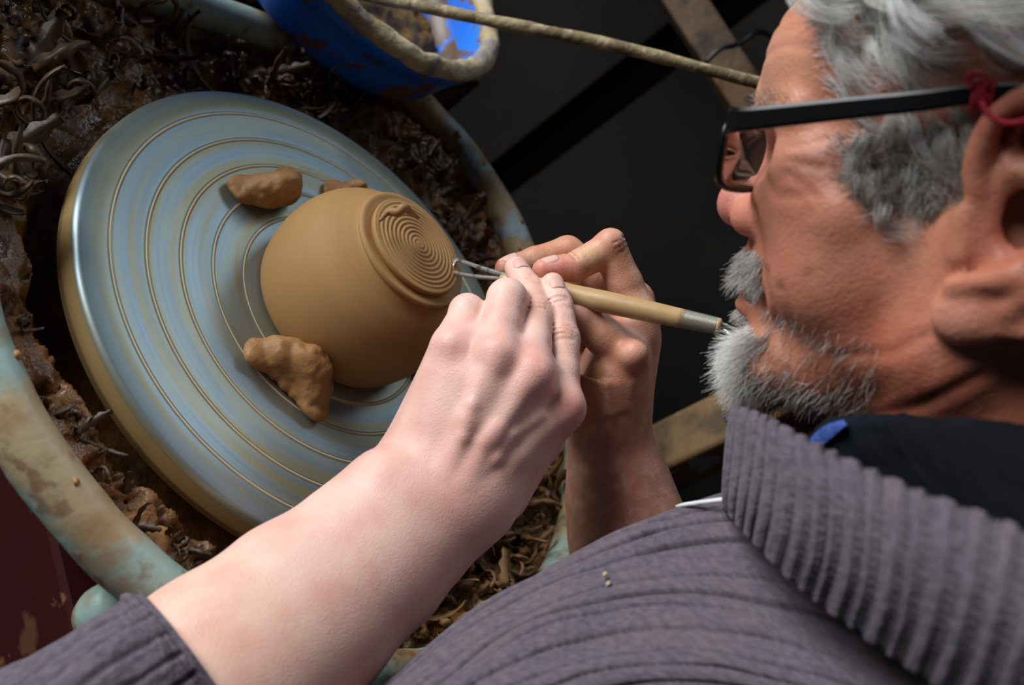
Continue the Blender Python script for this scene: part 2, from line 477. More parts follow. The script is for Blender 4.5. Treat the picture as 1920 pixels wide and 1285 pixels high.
# dark wooden rail high behind the forehead, fixed to the wall boards by a bracket
ra, rb = P(1262, -25, 1.3), P(1445, 255, 1.3)
rd = (rb-ra)/np.linalg.norm(rb-ra)
rail = thing('wooden_rail', 'dark rough wooden rail behind the forehead', 'rail', tuple((ra+rb)/2))
v, f = bar_between(ra-rd*.5, rb+rd*.35, 0.055, 0.05, (0.3, 0.3, 0.9)); bevel(mesh_obj('bar', v, f, M_post, rail, smooth=False), .005, 3)
for q in (ra-rd*.45, rb+rd*.3):
    v, f = bar_between(q, (1.066, q[1], q[2]), 0.04, 0.04, (0, 0, 1)); mesh_obj('bracket', v, f, M_post, rail, smooth=False)
cpts = catmull([P(1322, 118, 1.24), P(1350, 92, 1.235), P(1380, 84, 1.235), P(1420, 60, 1.26), P(1450, 70, 1.33)], 24)
v, f = tube(cpts, 0.0038, 8); o = mesh_obj('cable', v, f, M_frame, origin=cpts[0]); tag(o, 'thin black cable looped over the dark rail behind the forehead', 'cable')

# ------------------------------------------------------------------ the potter's wheel
wheel = thing('pottery_wheel', "potter's wheel with a slip-streaked blue-grey turning head in a pale green splash pan", 'pottery wheel', (0, 0, 0))
# turning head, with the concentric grooves cut into it
prof = [(0.0, WZ)]
for k, g in enumerate([0.165, 0.285, 0.405, 0.525, 0.645, 0.766, 0.887]):
    r = g*RW
    prof += [(r-.0016, WZ), (r-.0009, WZ), (r-.0005, WZ-.0014), (r+.0001, WZ-.0014), (r+.0004, WZ+.0002), (r+.0008, WZ+.0003), (r+.0012, WZ), (r+.0019, WZ)]
prof += [(RW-.004, WZ), (RW-.0012, WZ-.001), (RW, WZ-.004)]
prof2 = [(RW, WZ-.004), (RW+.0012, WZ-.013), (RW+.0012, WZ-.0155), (RW, WZ-.0165), (RW+.0008, WZ-.0195), (RW-.004, WZ-.0215), (.03, WZ-.0215), (.03, WZ-.1), (0, WZ-.1)]
v, f = lathe(prof, 256); hd = mesh_obj('turntable', v, f, M_metal, wheel)
for g in [0.165, 0.285, 0.405, 0.525, 0.645, 0.766, 0.887]:
    aa = np.linspace(0, 2*np.pi, 200, endpoint=False)
    V = np.array([np.stack([(g*RW+q*.00075)*np.cos(aa), (g*RW+q*.00075)*np.sin(aa), np.full(200, WZ+w_)], -1) for q, w_ in ((-1.4, -.0005), (-.8, .0002), (0, .00045), (.8, .0002), (1.4, -.0005))])
    mesh_obj('slip_ring', V.reshape(-1, 3), grid_faces(5, 200, False, True)[:, ::-1], M_slipline, hd)
v, f = lathe(prof2, 256); o = mesh_obj('turntable_edge', v, f, M_rimslip, wheel); o['label'] = 'tan slip-coated edge of the turntable'

def pan_path(off=0.0, n=40):
    """closed outline of the splash pan: round towards the potter, squared off at the back"""
    pts = []
    cx, r = 0.012, 0.25
    for t in np.linspace(math.pi, 2*math.pi, 2*n): pts.append((cx+(r+off)*math.cos(t), (r+off)*math.sin(t)))
    for y in np.linspace(0, .18, 14)[1:]: pts.append((cx+r+off, y))
    for t in np.linspace(0, math.pi/2, n)[1:]: pts.append((cx+r-.1+(.1+off)*math.cos(t), .18+(.1+off)*math.sin(t)))
    for x in np.linspace(cx+r-.1, cx-r+.1, 20)[1:]: pts.append((x, .28+off))
    for t in np.linspace(math.pi/2, math.pi, n)[1:]: pts.append((cx-r+.1+(.1+off)*math.cos(t), .18+(.1+off)*math.sin(t)))
    for y in np.linspace(.18, 0, 14)[1:-1]: pts.append((cx-r-off, y))
    return np.array(pts)
base = pan_path(0)
m = len(base)
tang = np.roll(base, -1, 0)-np.roll(base, 1, 0); tang /= np.linalg.norm(tang, axis=1)[:, None]
outw = np.stack([tang[:, 1], -tang[:, 0]], 1)
# cross-section: outer foot, outer wall, rolled rim, inner wall, floor
sec = [(-.075, -.085), (-.05, -.05), (-.012, -.03)]+[(.0148*math.cos(t), .0148*math.sin(t)-.002) for t in np.linspace(-.9, math.pi+.9, 16)]+[(-.011, -.026), (-.022, -.05), (-.034, -.058), (-.06, -.06)]
ridge = len(sec)-4
V = []
for (o_, z_) in sec:
    p = base+outw*o_
    wob = 0.0012*(fbm(np.c_[p*45, np.full(m, z_*40)])-.5)*2 if abs(z_) < .02 else 0
    drop = .023*np.clip((base[:, 1]-.10)/.13, 0, 1)**1.3*(1 if z_ > -.04 else .25 if z_ > -.055 else 0)
    V.append(np.c_[p+outw*np.reshape(wob, (-1, 1)) if not np.isscalar(wob) else p, WZ+z_-drop])
V = np.concatenate(V)
F = grid_faces(len(sec), m, False, True)
rimrows = F.reshape(len(sec)-1, m, 4)
pan = mesh_obj('splash_pan', V, [tuple(q) for q in rimrows[ridge-1:].reshape(-1, 4)[:, ::-1]]+[tuple(range((len(sec)-1)*m, len(sec)*m))], M_panin, wheel)
used = rimrows[:ridge-1].reshape(-1, 4)
o = mesh_obj('pan_rim', V[:used.max()+1], used[:, ::-1], M_pan, pan); o['label'] = 'rolled pale green rim smeared with dried clay'
o.data.materials.append(M_panin)
for p_ in o.data.polygons:
    if p_.center.x > .13 and p_.center.y > -.04: p_.material_index = 1
# dried clay lumps stuck along the rim
lump = []
for k in range(70):
    i = rng.randrange(m); t = rng.uniform(.3, 2.6)
    c = np.r_[base[i]+outw[i]*.0148*math.cos(t), WZ-.002+.0148*math.sin(t)-.023*np.clip((base[i][1]-.10)/.13, 0, 1)**1.3]
    r = rng.uniform(.002, .006)
    a = [(0, 0, 1), (0, 0, -1)]+[(math.cos(q), math.sin(q), 0) for q in np.linspace(0, 2*math.pi, 6, endpoint=False)]
    vv = np.array([np.array(q)*r*rng.uniform(.5, 1)*np.array([1, 1.3, .6]) for q in a])+c
    ff = [(0, 2+j, 2+(j+1) % 6) for j in range(6)]+[(1, 2+(j+1) % 6, 2+j) for j in range(6)]
    lump.append((vv, ff))
v, f = join(lump); o = mesh_obj('clay_crust', v, f, M_claywad, pan); o['kind'] = 'stuff'
# mouth spout under the near rim
v, f = lathe([(0, -.018), (.008, -.018), (.013, -.014), (.015, -.005), (.014, .009), (.010, .014), (0, .015)], 24, (-.188, -.160, WZ-.034)); o = mesh_obj('drain_spout', v, f, M_pan, wheel)
# red body under the pan
v, f = box((.03, .09, .315), (.44, .84, .43)); bevel(mesh_obj('cabinet', v, f, M_red, wheel, smooth=False), .003, 2)
for x in (-.15, .21):
    for y in (-.18, .46):
        v, f = box((x, y, .052), (.06, .06, .104)); mesh_obj('leg', v, f, M_red, wheel, smooth=False)

# wet mud in the pan
n1, n2 = 330, 340
gx = np.linspace(-.235, .26, n1); gyy = np.linspace(-.245, .275, n2)
X, Yg = np.meshgrid(gx, gyy, indexing='ij')
def mud_h(X, Y):
    r = np.sqrt(X*X+Y*Y)
    d = fbm(np.stack([X*38, Y*38, X*0], -1), 5); e = np.abs(fbm(np.stack([X*70+9, Y*70, X*0+3], -1), 3)-.5)*2
    bank = np.clip((r-.186)/.05, 0, 1)
    near = np.clip((-X-.05)/.08, 0, 1)*np.clip((.12-Y)/.1, 0, 1)*np.clip((r-.186)/.010, 0, 1)
    lump = np.abs(fbm(np.stack([X*105+5, Y*105, X*0+8], -1), 3)-.5)*2
    return np.minimum(WZ-.013+.004*d, WZ-.053+bank*(.016+.05*np.clip(d-.33, 0, 1)+.014*(1-e)**3)*np.clip(1.25-np.clip(Y-.08, 0, 1)*5, .3, 1)+.004*d+near*(.014+.045*np.clip(d-.36, 0, 1)+.012*(1-lump)**2))
keep = np.zeros(X.shape, bool)
bp = pan_path(-.010)
# inside test by angle-wise radius
ang = np.arctan2(Yg, X-.012); rr = np.hypot(X-.012, Yg)
ba = np.arctan2(bp[:, 1], bp[:, 0]-.012); br = np.hypot(bp[:, 0]-.012, bp[:, 1]); oi = np.argsort(ba)
lim = np.interp(ang, ba[oi], br[oi], period=2*math.pi)
keep = rr < lim
V = np.stack([X, Yg, mud_h(X, Yg)], -1).reshape(-1, 3); F = grid_faces(n1, n2)
kf = keep.reshape(-1)[F].all(1)
mud = mesh_obj('wet_mud', V, F[kf], M_mud); mud['kind'] = 'stuff'; tag(mud, 'wet brown clay slurry lying in the splash pan round the wheel', 'mud')

# unseen board added behind the pan to keep daylight off the back corner
v, f = box((.15, .42, .5615), (.38, .25, .06)); bevel(mesh_obj('shelf', v, f, M_post, wheel, smooth=False), .003)
bd = thing('shade_board', 'unseen upright clay-stained board added to shade the back left of the splash pan', 'board', (-.19, .335, .53))
v, f = box((-.19, .335, .646), (.26, .018, .23)); bevel(mesh_obj('board_panel', v, f, M_post, bd, smooth=False), .003)
for x in (-.28, -.11):
    v, f = box((x, .371, .5605), (.03, .05, .06)); bevel(mesh_obj('foot', v, f, M_post, bd, smooth=False), .003)

# ------------------------------------------------------------------ clay shavings, each a ribbon curl
def curl_mesh(name, L, w, turns, r0, mat, seed):
    q = random.Random(seed); n = 26
    t = np.linspace(0, 1, n); a = turns*2*math.pi*t**1.3
    rad = r0*(1.25-.7*t)
    x = np.cumsum(np.cos(a))*L/n; z = np.cumsum(np.sin(a))*L/n
    y = w*.9*turns*t*q.uniform(.4, 1.2)
    pts = np.stack([x, y, z-z.min()+.001], 1)
    wd = w*(.35+.65*np.sin(np.pi*np.clip(t*.9+.08, 0, 1)))*(1+.25*np.sin(t*31+seed))
    T = np.gradient(pts, axis=0); T /= np.linalg.norm(T, axis=1)[:, None]
    S = np.array([0, 1, .15])-T*(T@np.array([0, 1, .15]))[:, None]; S /= np.linalg.norm(S, axis=1)[:, None]
    Nn = np.cross(T, S); th = .0006
    rows = [pts+S*wd[:, None]*k/2+Nn*(th*s-.0012*(abs(k) < .5)) for k, s in ((-1, 0), (0, 1), (1, 0), (0, -1))]
    V = np.stack(rows, 1).reshape(-1, 3)
    V[:, :2] -= V[:, :2].mean(0)
    F = [tuple(f) for f in grid_faces(n, 4, False, True)]+[(0, 1, 2, 3), tuple(range(4*n-1, 4*n-5, -1))]
    me = bpy.data.meshes.new(name); me.from_pydata(V.tolist(), [], F); me.polygons.foreach_set('use_smooth', np.ones(len(F), bool)); me.materials.append(mat); me.update()
    return me
def curls(mat, s): return [curl_mesh('clay_shaving', *a, mat, s+i) for i, a in enumerate([(.05, .007, .55, .01), (.035, .006, .9, .006), (.06, .005, .3, .01), (.028, .008, 1.3, .004), (.045, .009, .2, .01), (.02, .006, .8, .004)])]
C_lt, C_wet_shaded = curls(M_curl, 3), curls(M_curl_wet_shaded, 30)
KINDS = ['half-turned', 'tightly curled', 'long slender', 'small spiral', 'broad nearly flat', 'short curled']
def scatter(n, region, meshes, label, group, lift=.002, smin=.7, smax=1.3):
    for k in range(n):
        while True:
            x, y = region()
            i = np.interp(math.atan2(y, x-.012), ba[oi], br[oi], period=2*math.pi)
            if math.hypot(x-.012, y) < i-.012 and math.hypot(x, y) > RW+.012: break
        ti = rng.randrange(len(meshes)); o = bpy.data.objects.new('clay_shaving', meshes[ti])
        o.location = (x, y, float(mud_h(np.array([x]), np.array([y]))[0])+lift*rng.uniform(-.3, 3))
        o.rotation_euler = (rng.uniform(-.5, .5), rng.uniform(-.4, .4), rng.uniform(0, 6.28))
        o.scale = [rng.uniform(smin, smax)]*3
        link(o); tag(o, KINDS[ti]+' '+label, 'clay shaving', group+', '+KINDS[ti])
def polar(a0, a1, r0, r1):
    def g():
        a = math.radians(rng.uniform(a0, a1)); r = rng.uniform(r0, r1); return r*math.cos(a), r*math.sin(a)
    return g
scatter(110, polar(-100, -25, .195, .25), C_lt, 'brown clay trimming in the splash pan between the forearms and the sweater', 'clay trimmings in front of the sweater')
scatter(40, polar(-25, 45, .2, .27), C_wet_shaded, 'dark clay shaving against the far wall of the splash pan', 'clay curls along the far pan wall')
scatter(95, polar(60, 175, .2, .34), C_wet_shaded, 'shade-toned clay shaving heaped in the dark back corner of the splash pan', 'clay curls in the dark back corner', .004, .9, 1.5)
scatter(30, polar(175, 245, .2, .25), C_wet_shaded, 'wet dark clay scrap in the slurry beside the near rim', 'wet clay scraps by the near rim', -.001, .35, .65)
# the pale lump by the near rim
S = SDF((-.215, -.17, .56), (-.165, -.12, .62), .0012)
lc = onz(268, 1030, .582)
S = SDF(lc-.03, lc+.03, .0012)
for a, b, r in (((-.008, 0, 0), (.006, .006, .002), .007), ((.004, -.008, .001), (.01, .004, .004), .006), ((-.01, -.006, -.002), (.002, -.01, 0), .005)):
    S.cap(lc+np.array(a), lc+np.array(b), r, r*.8, .002)
v, f = S.mesh(); o = mesh_obj('clay_lump', v, f, M_claywad, origin=lc); tag(o, 'pale folded clay lump lying in the mud beside the near rim', 'clay lump')

# ------------------------------------------------------------------ the pot, foot up
K = RW
pot = thing('clay_bowl', 'tan leather-hard clay bowl upside down on the wheel, foot ring uppermost', 'bowl', (0, 0, WZ))
outer = [(.325, 0), (.345, .01), (.36, .05), (.372, .11), (.375, .17), (.368, .24), (.345, .31), (.305, .37), (.262, .405), (.236, .425), (.228, .44)]
prof = [(r*K, WZ+.0006+h*K) for r, h in catmull(outer, 60)]+[(.15*K, WZ+.445*K), (0, WZ+.445*K)]
v, f = lathe(prof, 160); mesh_obj('bowl_wall', v, f, M_clay, pot)
# foot flange and the raised spiral disc
fl = [(.20, .43), (.226, .432), (.236, .438), (.239, .446), (.237, .455), (.229, .459), (.218, .457), (.20, .454), (.1, .454), (0, .454)]
v, f = lathe([(r*K, WZ+h*K) for r, h in fl], 160); mesh_obj('foot_flange', v, f, M_clay, pot)
n_r, n_a = 150, 200
r = np.linspace(0, 1, n_r)[:, None]; a = np.linspace(0, 2*np.pi, n_a, endpoint=False)[None]
sp = np.cos(2*np.pi*(r*11-a/(2*np.pi)))
zz0 = .489
zz = zz0-.010*r**2+.0020*np.clip(r*4, 0, 1)*np.clip((1-r)*6, 0, 1)*np.where(sp > 0, np.abs(sp)**.7*1.0, -np.abs(sp)**.5*.9)
rr_ = r*.193
V = np.stack([rr_*np.cos(a)*K, rr_*np.sin(a)*K, WZ+zz*K+0*a], -1)
side = [(.196, .476), (.197, .47), (.193, .452), (.18, .452)]
ext = [np.stack([q*np.cos(a[0])*K, q*np.sin(a[0])*K, np.full(n_a, WZ+h*K)], -1) for q, h in side]
V = np.concatenate([V]+[e[None] for e in ext], 0)
o = mesh_obj('foot_disc', V.reshape(-1, 3), grid_faces(len(V), n_a, False, True), M_clay, pot); o['label'] = 'spiral-grooved raised foot disc'

# wads of clay that hold the bowl to the wheel
def wad(px, py, w, h, label, hgt=.02):
    c = onz(px, py, WZ+.008); d = c[:2]/np.linalg.norm(c[:2])
    ra_ = np.linalg.norm(c[:2]); t = np.array([-d[1], d[0]])
    c = np.r_[d*max(ra_, .068+w*.2), WZ]
    S = SDF(c-.045, c+np.array([.045, .045, .05]), .0013)
    q = random.Random(int(px))
    for j in range(7):
        u = (j-3)/3
        p = np.r_[c[:2]+t*h*u-d*.006*(1-u*u)+d*.004*u*u, WZ+.006+.5*hgt*(1-u*u)*q.uniform(.7, 1)]
        S.ell(p, (w*.5*q.uniform(.8, 1.1), w*.5, .006+hgt*.5*(1-u*u)), .004)
        S.cap(p-np.r_[d*.004, 0], np.r_[c[:2]+t*h*u*1.1+d*.006, WZ+.004], .006, .004, .004)
    S.F[:, :, :max(0, int((WZ+.0002-S.lo[2])/S.h))] = .01
    v, f = S.mesh(1)
    v = v+((fbm(v*120, 2)-.5)*.0045)[:, None]*((v-c)/np.linalg.norm(v-c, axis=1)[:, None])
    v[:, 2] = np.maximum(v[:, 2], WZ+.0002)
    o = mesh_obj('clay_wad', v, f, M_claywad, origin=c); tag(o, label, 'clay wad')
wad(508, 352, .022, .022, 'brown clay wad pressed on the wheel against the upper left of the bowl')
wad(548, 702, .022, .023, 'brown clay wad pressed on the wheel below the bowl, nearest the wrist')
wad(645, 366, .011, .008, 'small clay wad peeping out behind the top of the bowl', .022)
wad(800, 640, .022, .024, 'clay wad in shade on the wheel between the bowl and the hands')

# the shaving coming off the foot
cs = catmull([onz(712, 414, WZ+.094), onz(728, 398, WZ+.096), onz(746, 398, WZ+.101), onz(757, 390, WZ+.104), onz(770, 398, WZ+.100), onz(784, 408, WZ+.096)], 30)
v, f = tube(cs, np.interp(np.linspace(0, 1, 30), [0, .3, .6, 1], [.001, .0028, .0032, .001]), 8); o = mesh_obj('trimming_curl', v, f, M_claywad, origin=cs[0])
tag(o, 'fresh clay shaving curled on top of the spiral foot disc', 'clay shaving')

# ------------------------------------------------------------------ blue basin with its sludge, and the stick on it
bc = P(720, -109, .80); bz = .5925
basin = thing('blue_basin', 'blue plastic basin with a clay-crusted rim behind the wheel', 'basin', (bc[0], bc[1], bz))
Hh = bc[2]-bz
prof = [(0, 0), (.106, 0), (.116, .003), (.122, .010), (.130, Hh*.5), (.1345, Hh-.020), (.137, Hh-.019), (.1385, Hh-.008), (.139, Hh-.002)]
inn = [(.1275, Hh-.006), (.125, Hh*.5), (.117, .012), (.10, .006), (0, .006)]
v, f = lathe([(r_, bz+h) for r_, h in prof], 128, (bc[0], bc[1], 0)); mesh_obj('basin_wall', v, f, M_blue, basin)
v, f = lathe([(r_, bz+h) for r_, h in inn], 128, (bc[0], bc[1], 0)); mesh_obj('basin_inside', v, f, M_blue, basin)
n_a = 160; aa = np.linspace(0, 2*np.pi, n_a, endpoint=False); rows = []
for t in np.linspace(0, 2*np.pi, 14, endpoint=False):
    cr, cz = .133+.0095*math.cos(t), Hh-.002+.0085*math.sin(t)
    w = .0035*(fbm(np.stack([np.cos(aa)*9, np.sin(aa)*9, np.full(n_a, t*1.2)], -1))-.5)*2
    rows.append(np.stack([bc[0]+(cr+w*math.cos(t))*np.cos(aa), bc[1]+(cr+w*math.cos(t))*np.sin(aa), bz+cz+w*math.sin(t)+0*aa], -1))
V = np.array(rows); o = mesh_obj('basin_rim', V.reshape(-1, 3), grid_faces(14, n_a, True, True), M_dried, basin); o['label'] = 'rim caked in dried clay'
n_r = 40
r = np.linspace(0, .112, n_r)[:, None]; a = np.linspace(0, 2*np.pi, 120, endpoint=False)[None]
x = r*np.cos(a); y = r*np.sin(a); hz = fbm(np.stack([x*70, y*70, x*0], -1), 4)
V = np.stack([bc[0]+x, bc[1]+y, bz+Hh*.12+.028*np.clip(hz-.35, 0, 1)+0.035*np.clip((-x*.6-y*.8-.02)/.1, 0, 1)], -1)
o = mesh_obj('clay_sludge', V.reshape(-1, 3), grid_faces(n_r, 120, False, True), M_sludge, origin=(bc[0], bc[1], bz+.01)); o['kind'] = 'stuff'; tag(o, 'yellow-brown crumbly clay sludge in the blue basin', 'sludge')

s0, s1, s2 = P(640, -20, .772), P(905, 36, .757), P(1500, 176, .79)
pts = catmull([s0+(s0-s1)*.25, s0, s1, P(1160, 88, .766), s2, s2+(s2-s1)*.5], 90)
rad = .0054+.0011*(fbm(np.c_[np.arange(90)*.5, np.zeros(90), np.zeros(90)], 3)-.5)*2
v, f = tube(pts, rad, 12); o = mesh_obj('stick', v, f, M_stick, origin=pts[0]); tag(o, 'long clay-caked stick leaning across the blue basin towards the forehead', 'stick')

# ------------------------------------------------------------------ the potter
person = thing('person', 'grey-haired bearded person in glasses and a purple-grey knitted sweater trimming the bowl with both hands', 'person', tuple(P(1500, 1500, .36)))
HO = np.array([0.2077, 0.0609, -0.3838])          # head frame: between the ear canals; x forward, y to the left ear, z to the crown (mm)
HB = np.array([[-0.8434, -0.5162, 0.1283], [0.2373, -0.1506, 0.9595], [-0.4759, 0.8396, 0.2509]])
HW = _M@HB
HOW = C2W(HO)
def HL(x, y, z):
    return HOW+HW@(np.array([x, y, z], float)/1000)
def HLs(A):
    return HOW+(np.asarray(A, float)/1000)@HW.T

body = []            # (verts, quads, tint)

IMX, IMY = _M[:, 0], _M[:, 1]
def creases(S, c, prev, r, offs, hw, nrm=None):
    """shallow skin folds across the back of a finger joint"""
    ax = c-prev; ax /= np.linalg.norm(ax); n = toward_cam(c) if nrm is None else nrm
    n = n-(n@ax)*ax; n /= np.linalg.norm(n); s = np.cross(ax, n)
    for k, o in enumerate(offs):
        pp = [c+ax*(o*.001+.0006*math.sin(3*t+k))+(n*math.cos(t)+s*math.sin(t))*(r+.0002) for t in np.linspace(-hw, hw, 7)]
        for a, b in zip(pp[:-1], pp[1:]): S.cap(a, b, .0005, .0005, .0012, True)
# ---- left hand and forearm (nearest the camera)
def build_left():
    pts = dict(
        iM=P(1050, 768, .492), iP=P(1055, 635, .512), iD=P(1046, 572, .522), iT=P(1036, 533, .530),
        mM=P(990, 703, .479), mP=P(1004, 590, .513), mD=P(988, 540, .530), mT=P(968, 503, .542),
        rM=P(925, 668, .478), rP=P(951, 560, .503), rD=P(985, 580, .524), rT=P(1000, 620, .528),
        pM=P(850, 655, .484), pP=P(876, 585, .503), pD=P(915, 605, .522), pT=P(940, 640, .526))
    cW = P(775, 962, .472)
    lo = np.min([*pts.values(), P(150, 1400, .34), P(200, 1300, .39), cW], 0)-.05; hi = np.max([*pts.values(), P(150, 1400, .34), cW], 0)+.05
    S = SDF(lo, hi, .00098)
    mm = .001
    # forearm: two blended bones
    up = [P(735, 930, .470), P(655, 1000, .456), P(527, 1096, .432), P(384, 1212, .404), P(215, 1330, .372)]
    dn = [P(805, 1000, .470), P(735, 1085, .455), P(615, 1196, .428), P(480, 1318, .398), P(310, 1455, .368)]
    S.chain(up, [21*mm, 22*mm, 24.5*mm, 27.5*mm, 29*mm], .02)
    S.chain(dn, [21*mm, 22*mm, 24.5*mm, 27*mm, 29*mm], .02)
    S.chain([(u+d)/2 for u, d in zip(up, dn)], [22*mm, 24*mm, 27*mm, 30*mm, 32*mm], .02)
    # carpus and palm
    carp = dict(i=P(895, 945, .480), m=P(850, 930, .473), r=P(805, 915, .473), p=P(768, 905, .479))
    for k, rM in (('i', 12.5), ('m', 12.8), ('r', 12.8), ('p', 12)):
        S.cap(carp[k], pts[k+'M'], 15.5*mm, rM*mm, .012)
        S.cap(carp[k]+(P(0, 0, 1)-P(0, 0, .986)), pts[k+'M']+(P(960, 642, 1)-P(960, 642, .986)), 14*mm, 12*mm, .012)
    for a, b in (('i', 'm'), ('m', 'r'), ('r', 'p')):
        ca_, cb_ = (carp[a]+carp[b])/2, pts[a+'M']*.5+pts[b+'M']*.5
        dn_ = toward_cam(ca_)*-.0008
        S.cap(ca_+dn_, ca_*.25+cb_*.75+dn_, 15.6*mm, 12.6*mm, .012)
    S.cap(cW, carp['m'], 22*mm, 17*mm, .02)
    S.cap(P(735, 930, .472), carp['p'], 20*mm, 15*mm, .02)
    S.cap(P(815, 1000, .474), carp['i'], 20*mm, 16*mm, .02)
    S.ell(P(716, 905, .462), .011, .012)                       # ulna head
    # webs between the knuckles
    for a, b in (('i', 'm'), ('m', 'r'), ('r', 'p')):
        S.cap(pts[a+'M']*.75+pts[a+'P']*.25, pts[b+'M']*.75+pts[b+'P']*.25, 9*mm, 9*mm, .006)
    # fingers
    rad = dict(i=(11.6, 9.6, 8.4, 6.9), m=(12.6, 9.8, 8.7, 7.2), r=(12.6, 11.2, 9, 7.5), p=(11.6, 10, 8.2, 7))
    for k in 'imrp':
        q = [pts[k+c] for c in 'MPDT']; r = [x*mm for x in rad[k]]
        mid = (q[0]+q[1])/2
        T = SDF(S.lo, hi, S.h) if False else S
        T.cap(q[0], mid, r[0], (r[0]*.42+r[1]*.52), .0028); T.cap(mid, q[1], (r[0]*.42+r[1]*.52), r[1], .0028)
        T.cap(q[1], (q[1]+q[2])/2, r[1], r[2]*1.0, .0024); T.cap((q[1]+q[2])/2, q[2], r[2]*1.0, r[2], .0024)
        T.cap(q[2], q[3], r[2], r[3], .0024)
    # knuckle caps, tendons and veins on the back of the hand
    def srf(px, py, d): return P(px, py, d)
    S.ell(P(1060, 762, .486), (8.6*mm), .010); S.ell(P(1001, 704, .472), (8*mm), .010); S.ell(P(935, 664, .470), (7.5*mm), .008); S.ell(P(850, 650, .479), (6.5*mm), .010)
    for a, b in ((P(1040, 785, .4795), P(900, 920, .4635)), (P(985, 725, .466), P(868, 905, .457)), (P(925, 690, .4655), P(830, 890, .4575))):
        dp = toward_cam(a)*-.0008; S.cap(a+dp, (a+b)/2+dp, 2.4*mm, 2.0*mm, .009); S.cap((a+b)/2+dp, b+dp, 2.0*mm, 1.2*mm, .009)
    for ch in ([P(905, 700, .4660), P(885, 760, .4600), P(868, 820, .4575), P(845, 880, .4565)], [P(1010, 780, .4715), P(960, 815, .4645), P(930, 860, .4610), P(880, 900, .4590)], [P(965, 760, .4640), P(935, 800, .4615), P(905, 830, .4590)]):
        S.chain([c-toward_cam(c)*.0006 for c in ch], [1.3*mm]*len(ch), .005)
    creases(S, pts['iP'], pts['iM'], 9.6*mm, (-5, -2.2, .6, 3.4), .9); creases(S, pts['mP'], pts['mM'], 9.8*mm, (-4.5, -1.5, 1.5), .9)
    creases(S, pts['iD'], pts['iP'], 8.4*mm, (-2.4, 0), .8); creases(S, pts['mD'], pts['mP'], 8.7*mm, (-3, -.6, 1.6), .8)
    # thumb, tucked behind the index finger
    th = [P(935, 925, .500), P(1010, 815, .522), P(1042, 715, .536), P(1043, 640, .546)]
    S.chain(th, [17*mm, 14*mm, 10.5*mm, 8.5*mm], .008)
    V, Q = S.mesh(2)
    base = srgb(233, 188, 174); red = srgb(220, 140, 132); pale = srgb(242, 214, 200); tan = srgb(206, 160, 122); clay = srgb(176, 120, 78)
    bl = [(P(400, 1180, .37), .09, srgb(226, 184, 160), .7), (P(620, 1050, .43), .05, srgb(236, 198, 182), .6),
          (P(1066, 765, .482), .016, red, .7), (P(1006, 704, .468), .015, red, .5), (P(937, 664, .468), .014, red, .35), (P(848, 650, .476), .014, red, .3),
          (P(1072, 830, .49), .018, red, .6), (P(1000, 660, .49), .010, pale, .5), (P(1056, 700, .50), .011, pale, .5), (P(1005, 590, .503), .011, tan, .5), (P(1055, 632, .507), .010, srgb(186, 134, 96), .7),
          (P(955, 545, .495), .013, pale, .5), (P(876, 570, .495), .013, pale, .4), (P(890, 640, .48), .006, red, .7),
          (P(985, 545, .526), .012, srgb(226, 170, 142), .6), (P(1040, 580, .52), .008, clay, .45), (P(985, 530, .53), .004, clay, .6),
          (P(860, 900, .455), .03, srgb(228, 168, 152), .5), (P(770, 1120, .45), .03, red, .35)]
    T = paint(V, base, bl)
    body.append((V, Q, T))
    # finger nails
    return pts

def nail(center, along, normal, w, l, name='fingernail'):
    c = np.asarray(center); y = along/np.linalg.norm(along); n = normal-(normal@y)*y; n /= np.linalg.norm(n); x = np.cross(y, n)
    nu, nv = 12, 10
    u = np.linspace(-1, 1, nu)[:, None]; v = np.linspace(-1, 1, nv)[None]
    hw = w/2*np.sqrt(np.clip(1-np.where(v < 0, .55, .7)*np.abs(v)**3.2, 0, 1))
    R = w*.62
    X = u*hw; Z = np.sqrt(np.maximum(R*R-X*X, 0))-R-.0006*(v*v)
    top = c+X[..., None]*x+(v*l/2+0*u)[..., None]*y+(Z+.0007)[..., None]*n
    bot = c+X[..., None]*x*.98+(v*l/2+0*u)[..., None]*y*.98+(Z-.0012)[..., None]*n
    V = np.concatenate([top.reshape(-1, 3), bot.reshape(-1, 3)])
    F = [tuple(f) for f in grid_faces(nu, nv)]; o = nu*nv
    F += [tuple(int(q)+o for q in f[::-1]) for f in grid_faces(nu, nv)]
    ring = [i*nv for i in range(nu)]+[(nu-1)*nv+j for j in range(1, nv)]+[i*nv+nv-1 for i in range(nu-2, -1, -1)]+[j for j in range(nv-2, 0, -1)]
    F += [(ring[k], ring[(k+1) % len(ring)], ring[(k+1) % len(ring)]+o, ring[k]+o) for k in range(len(ring))]
    return mesh_obj(name, V, F, M_nail, person)


LH = build_left()

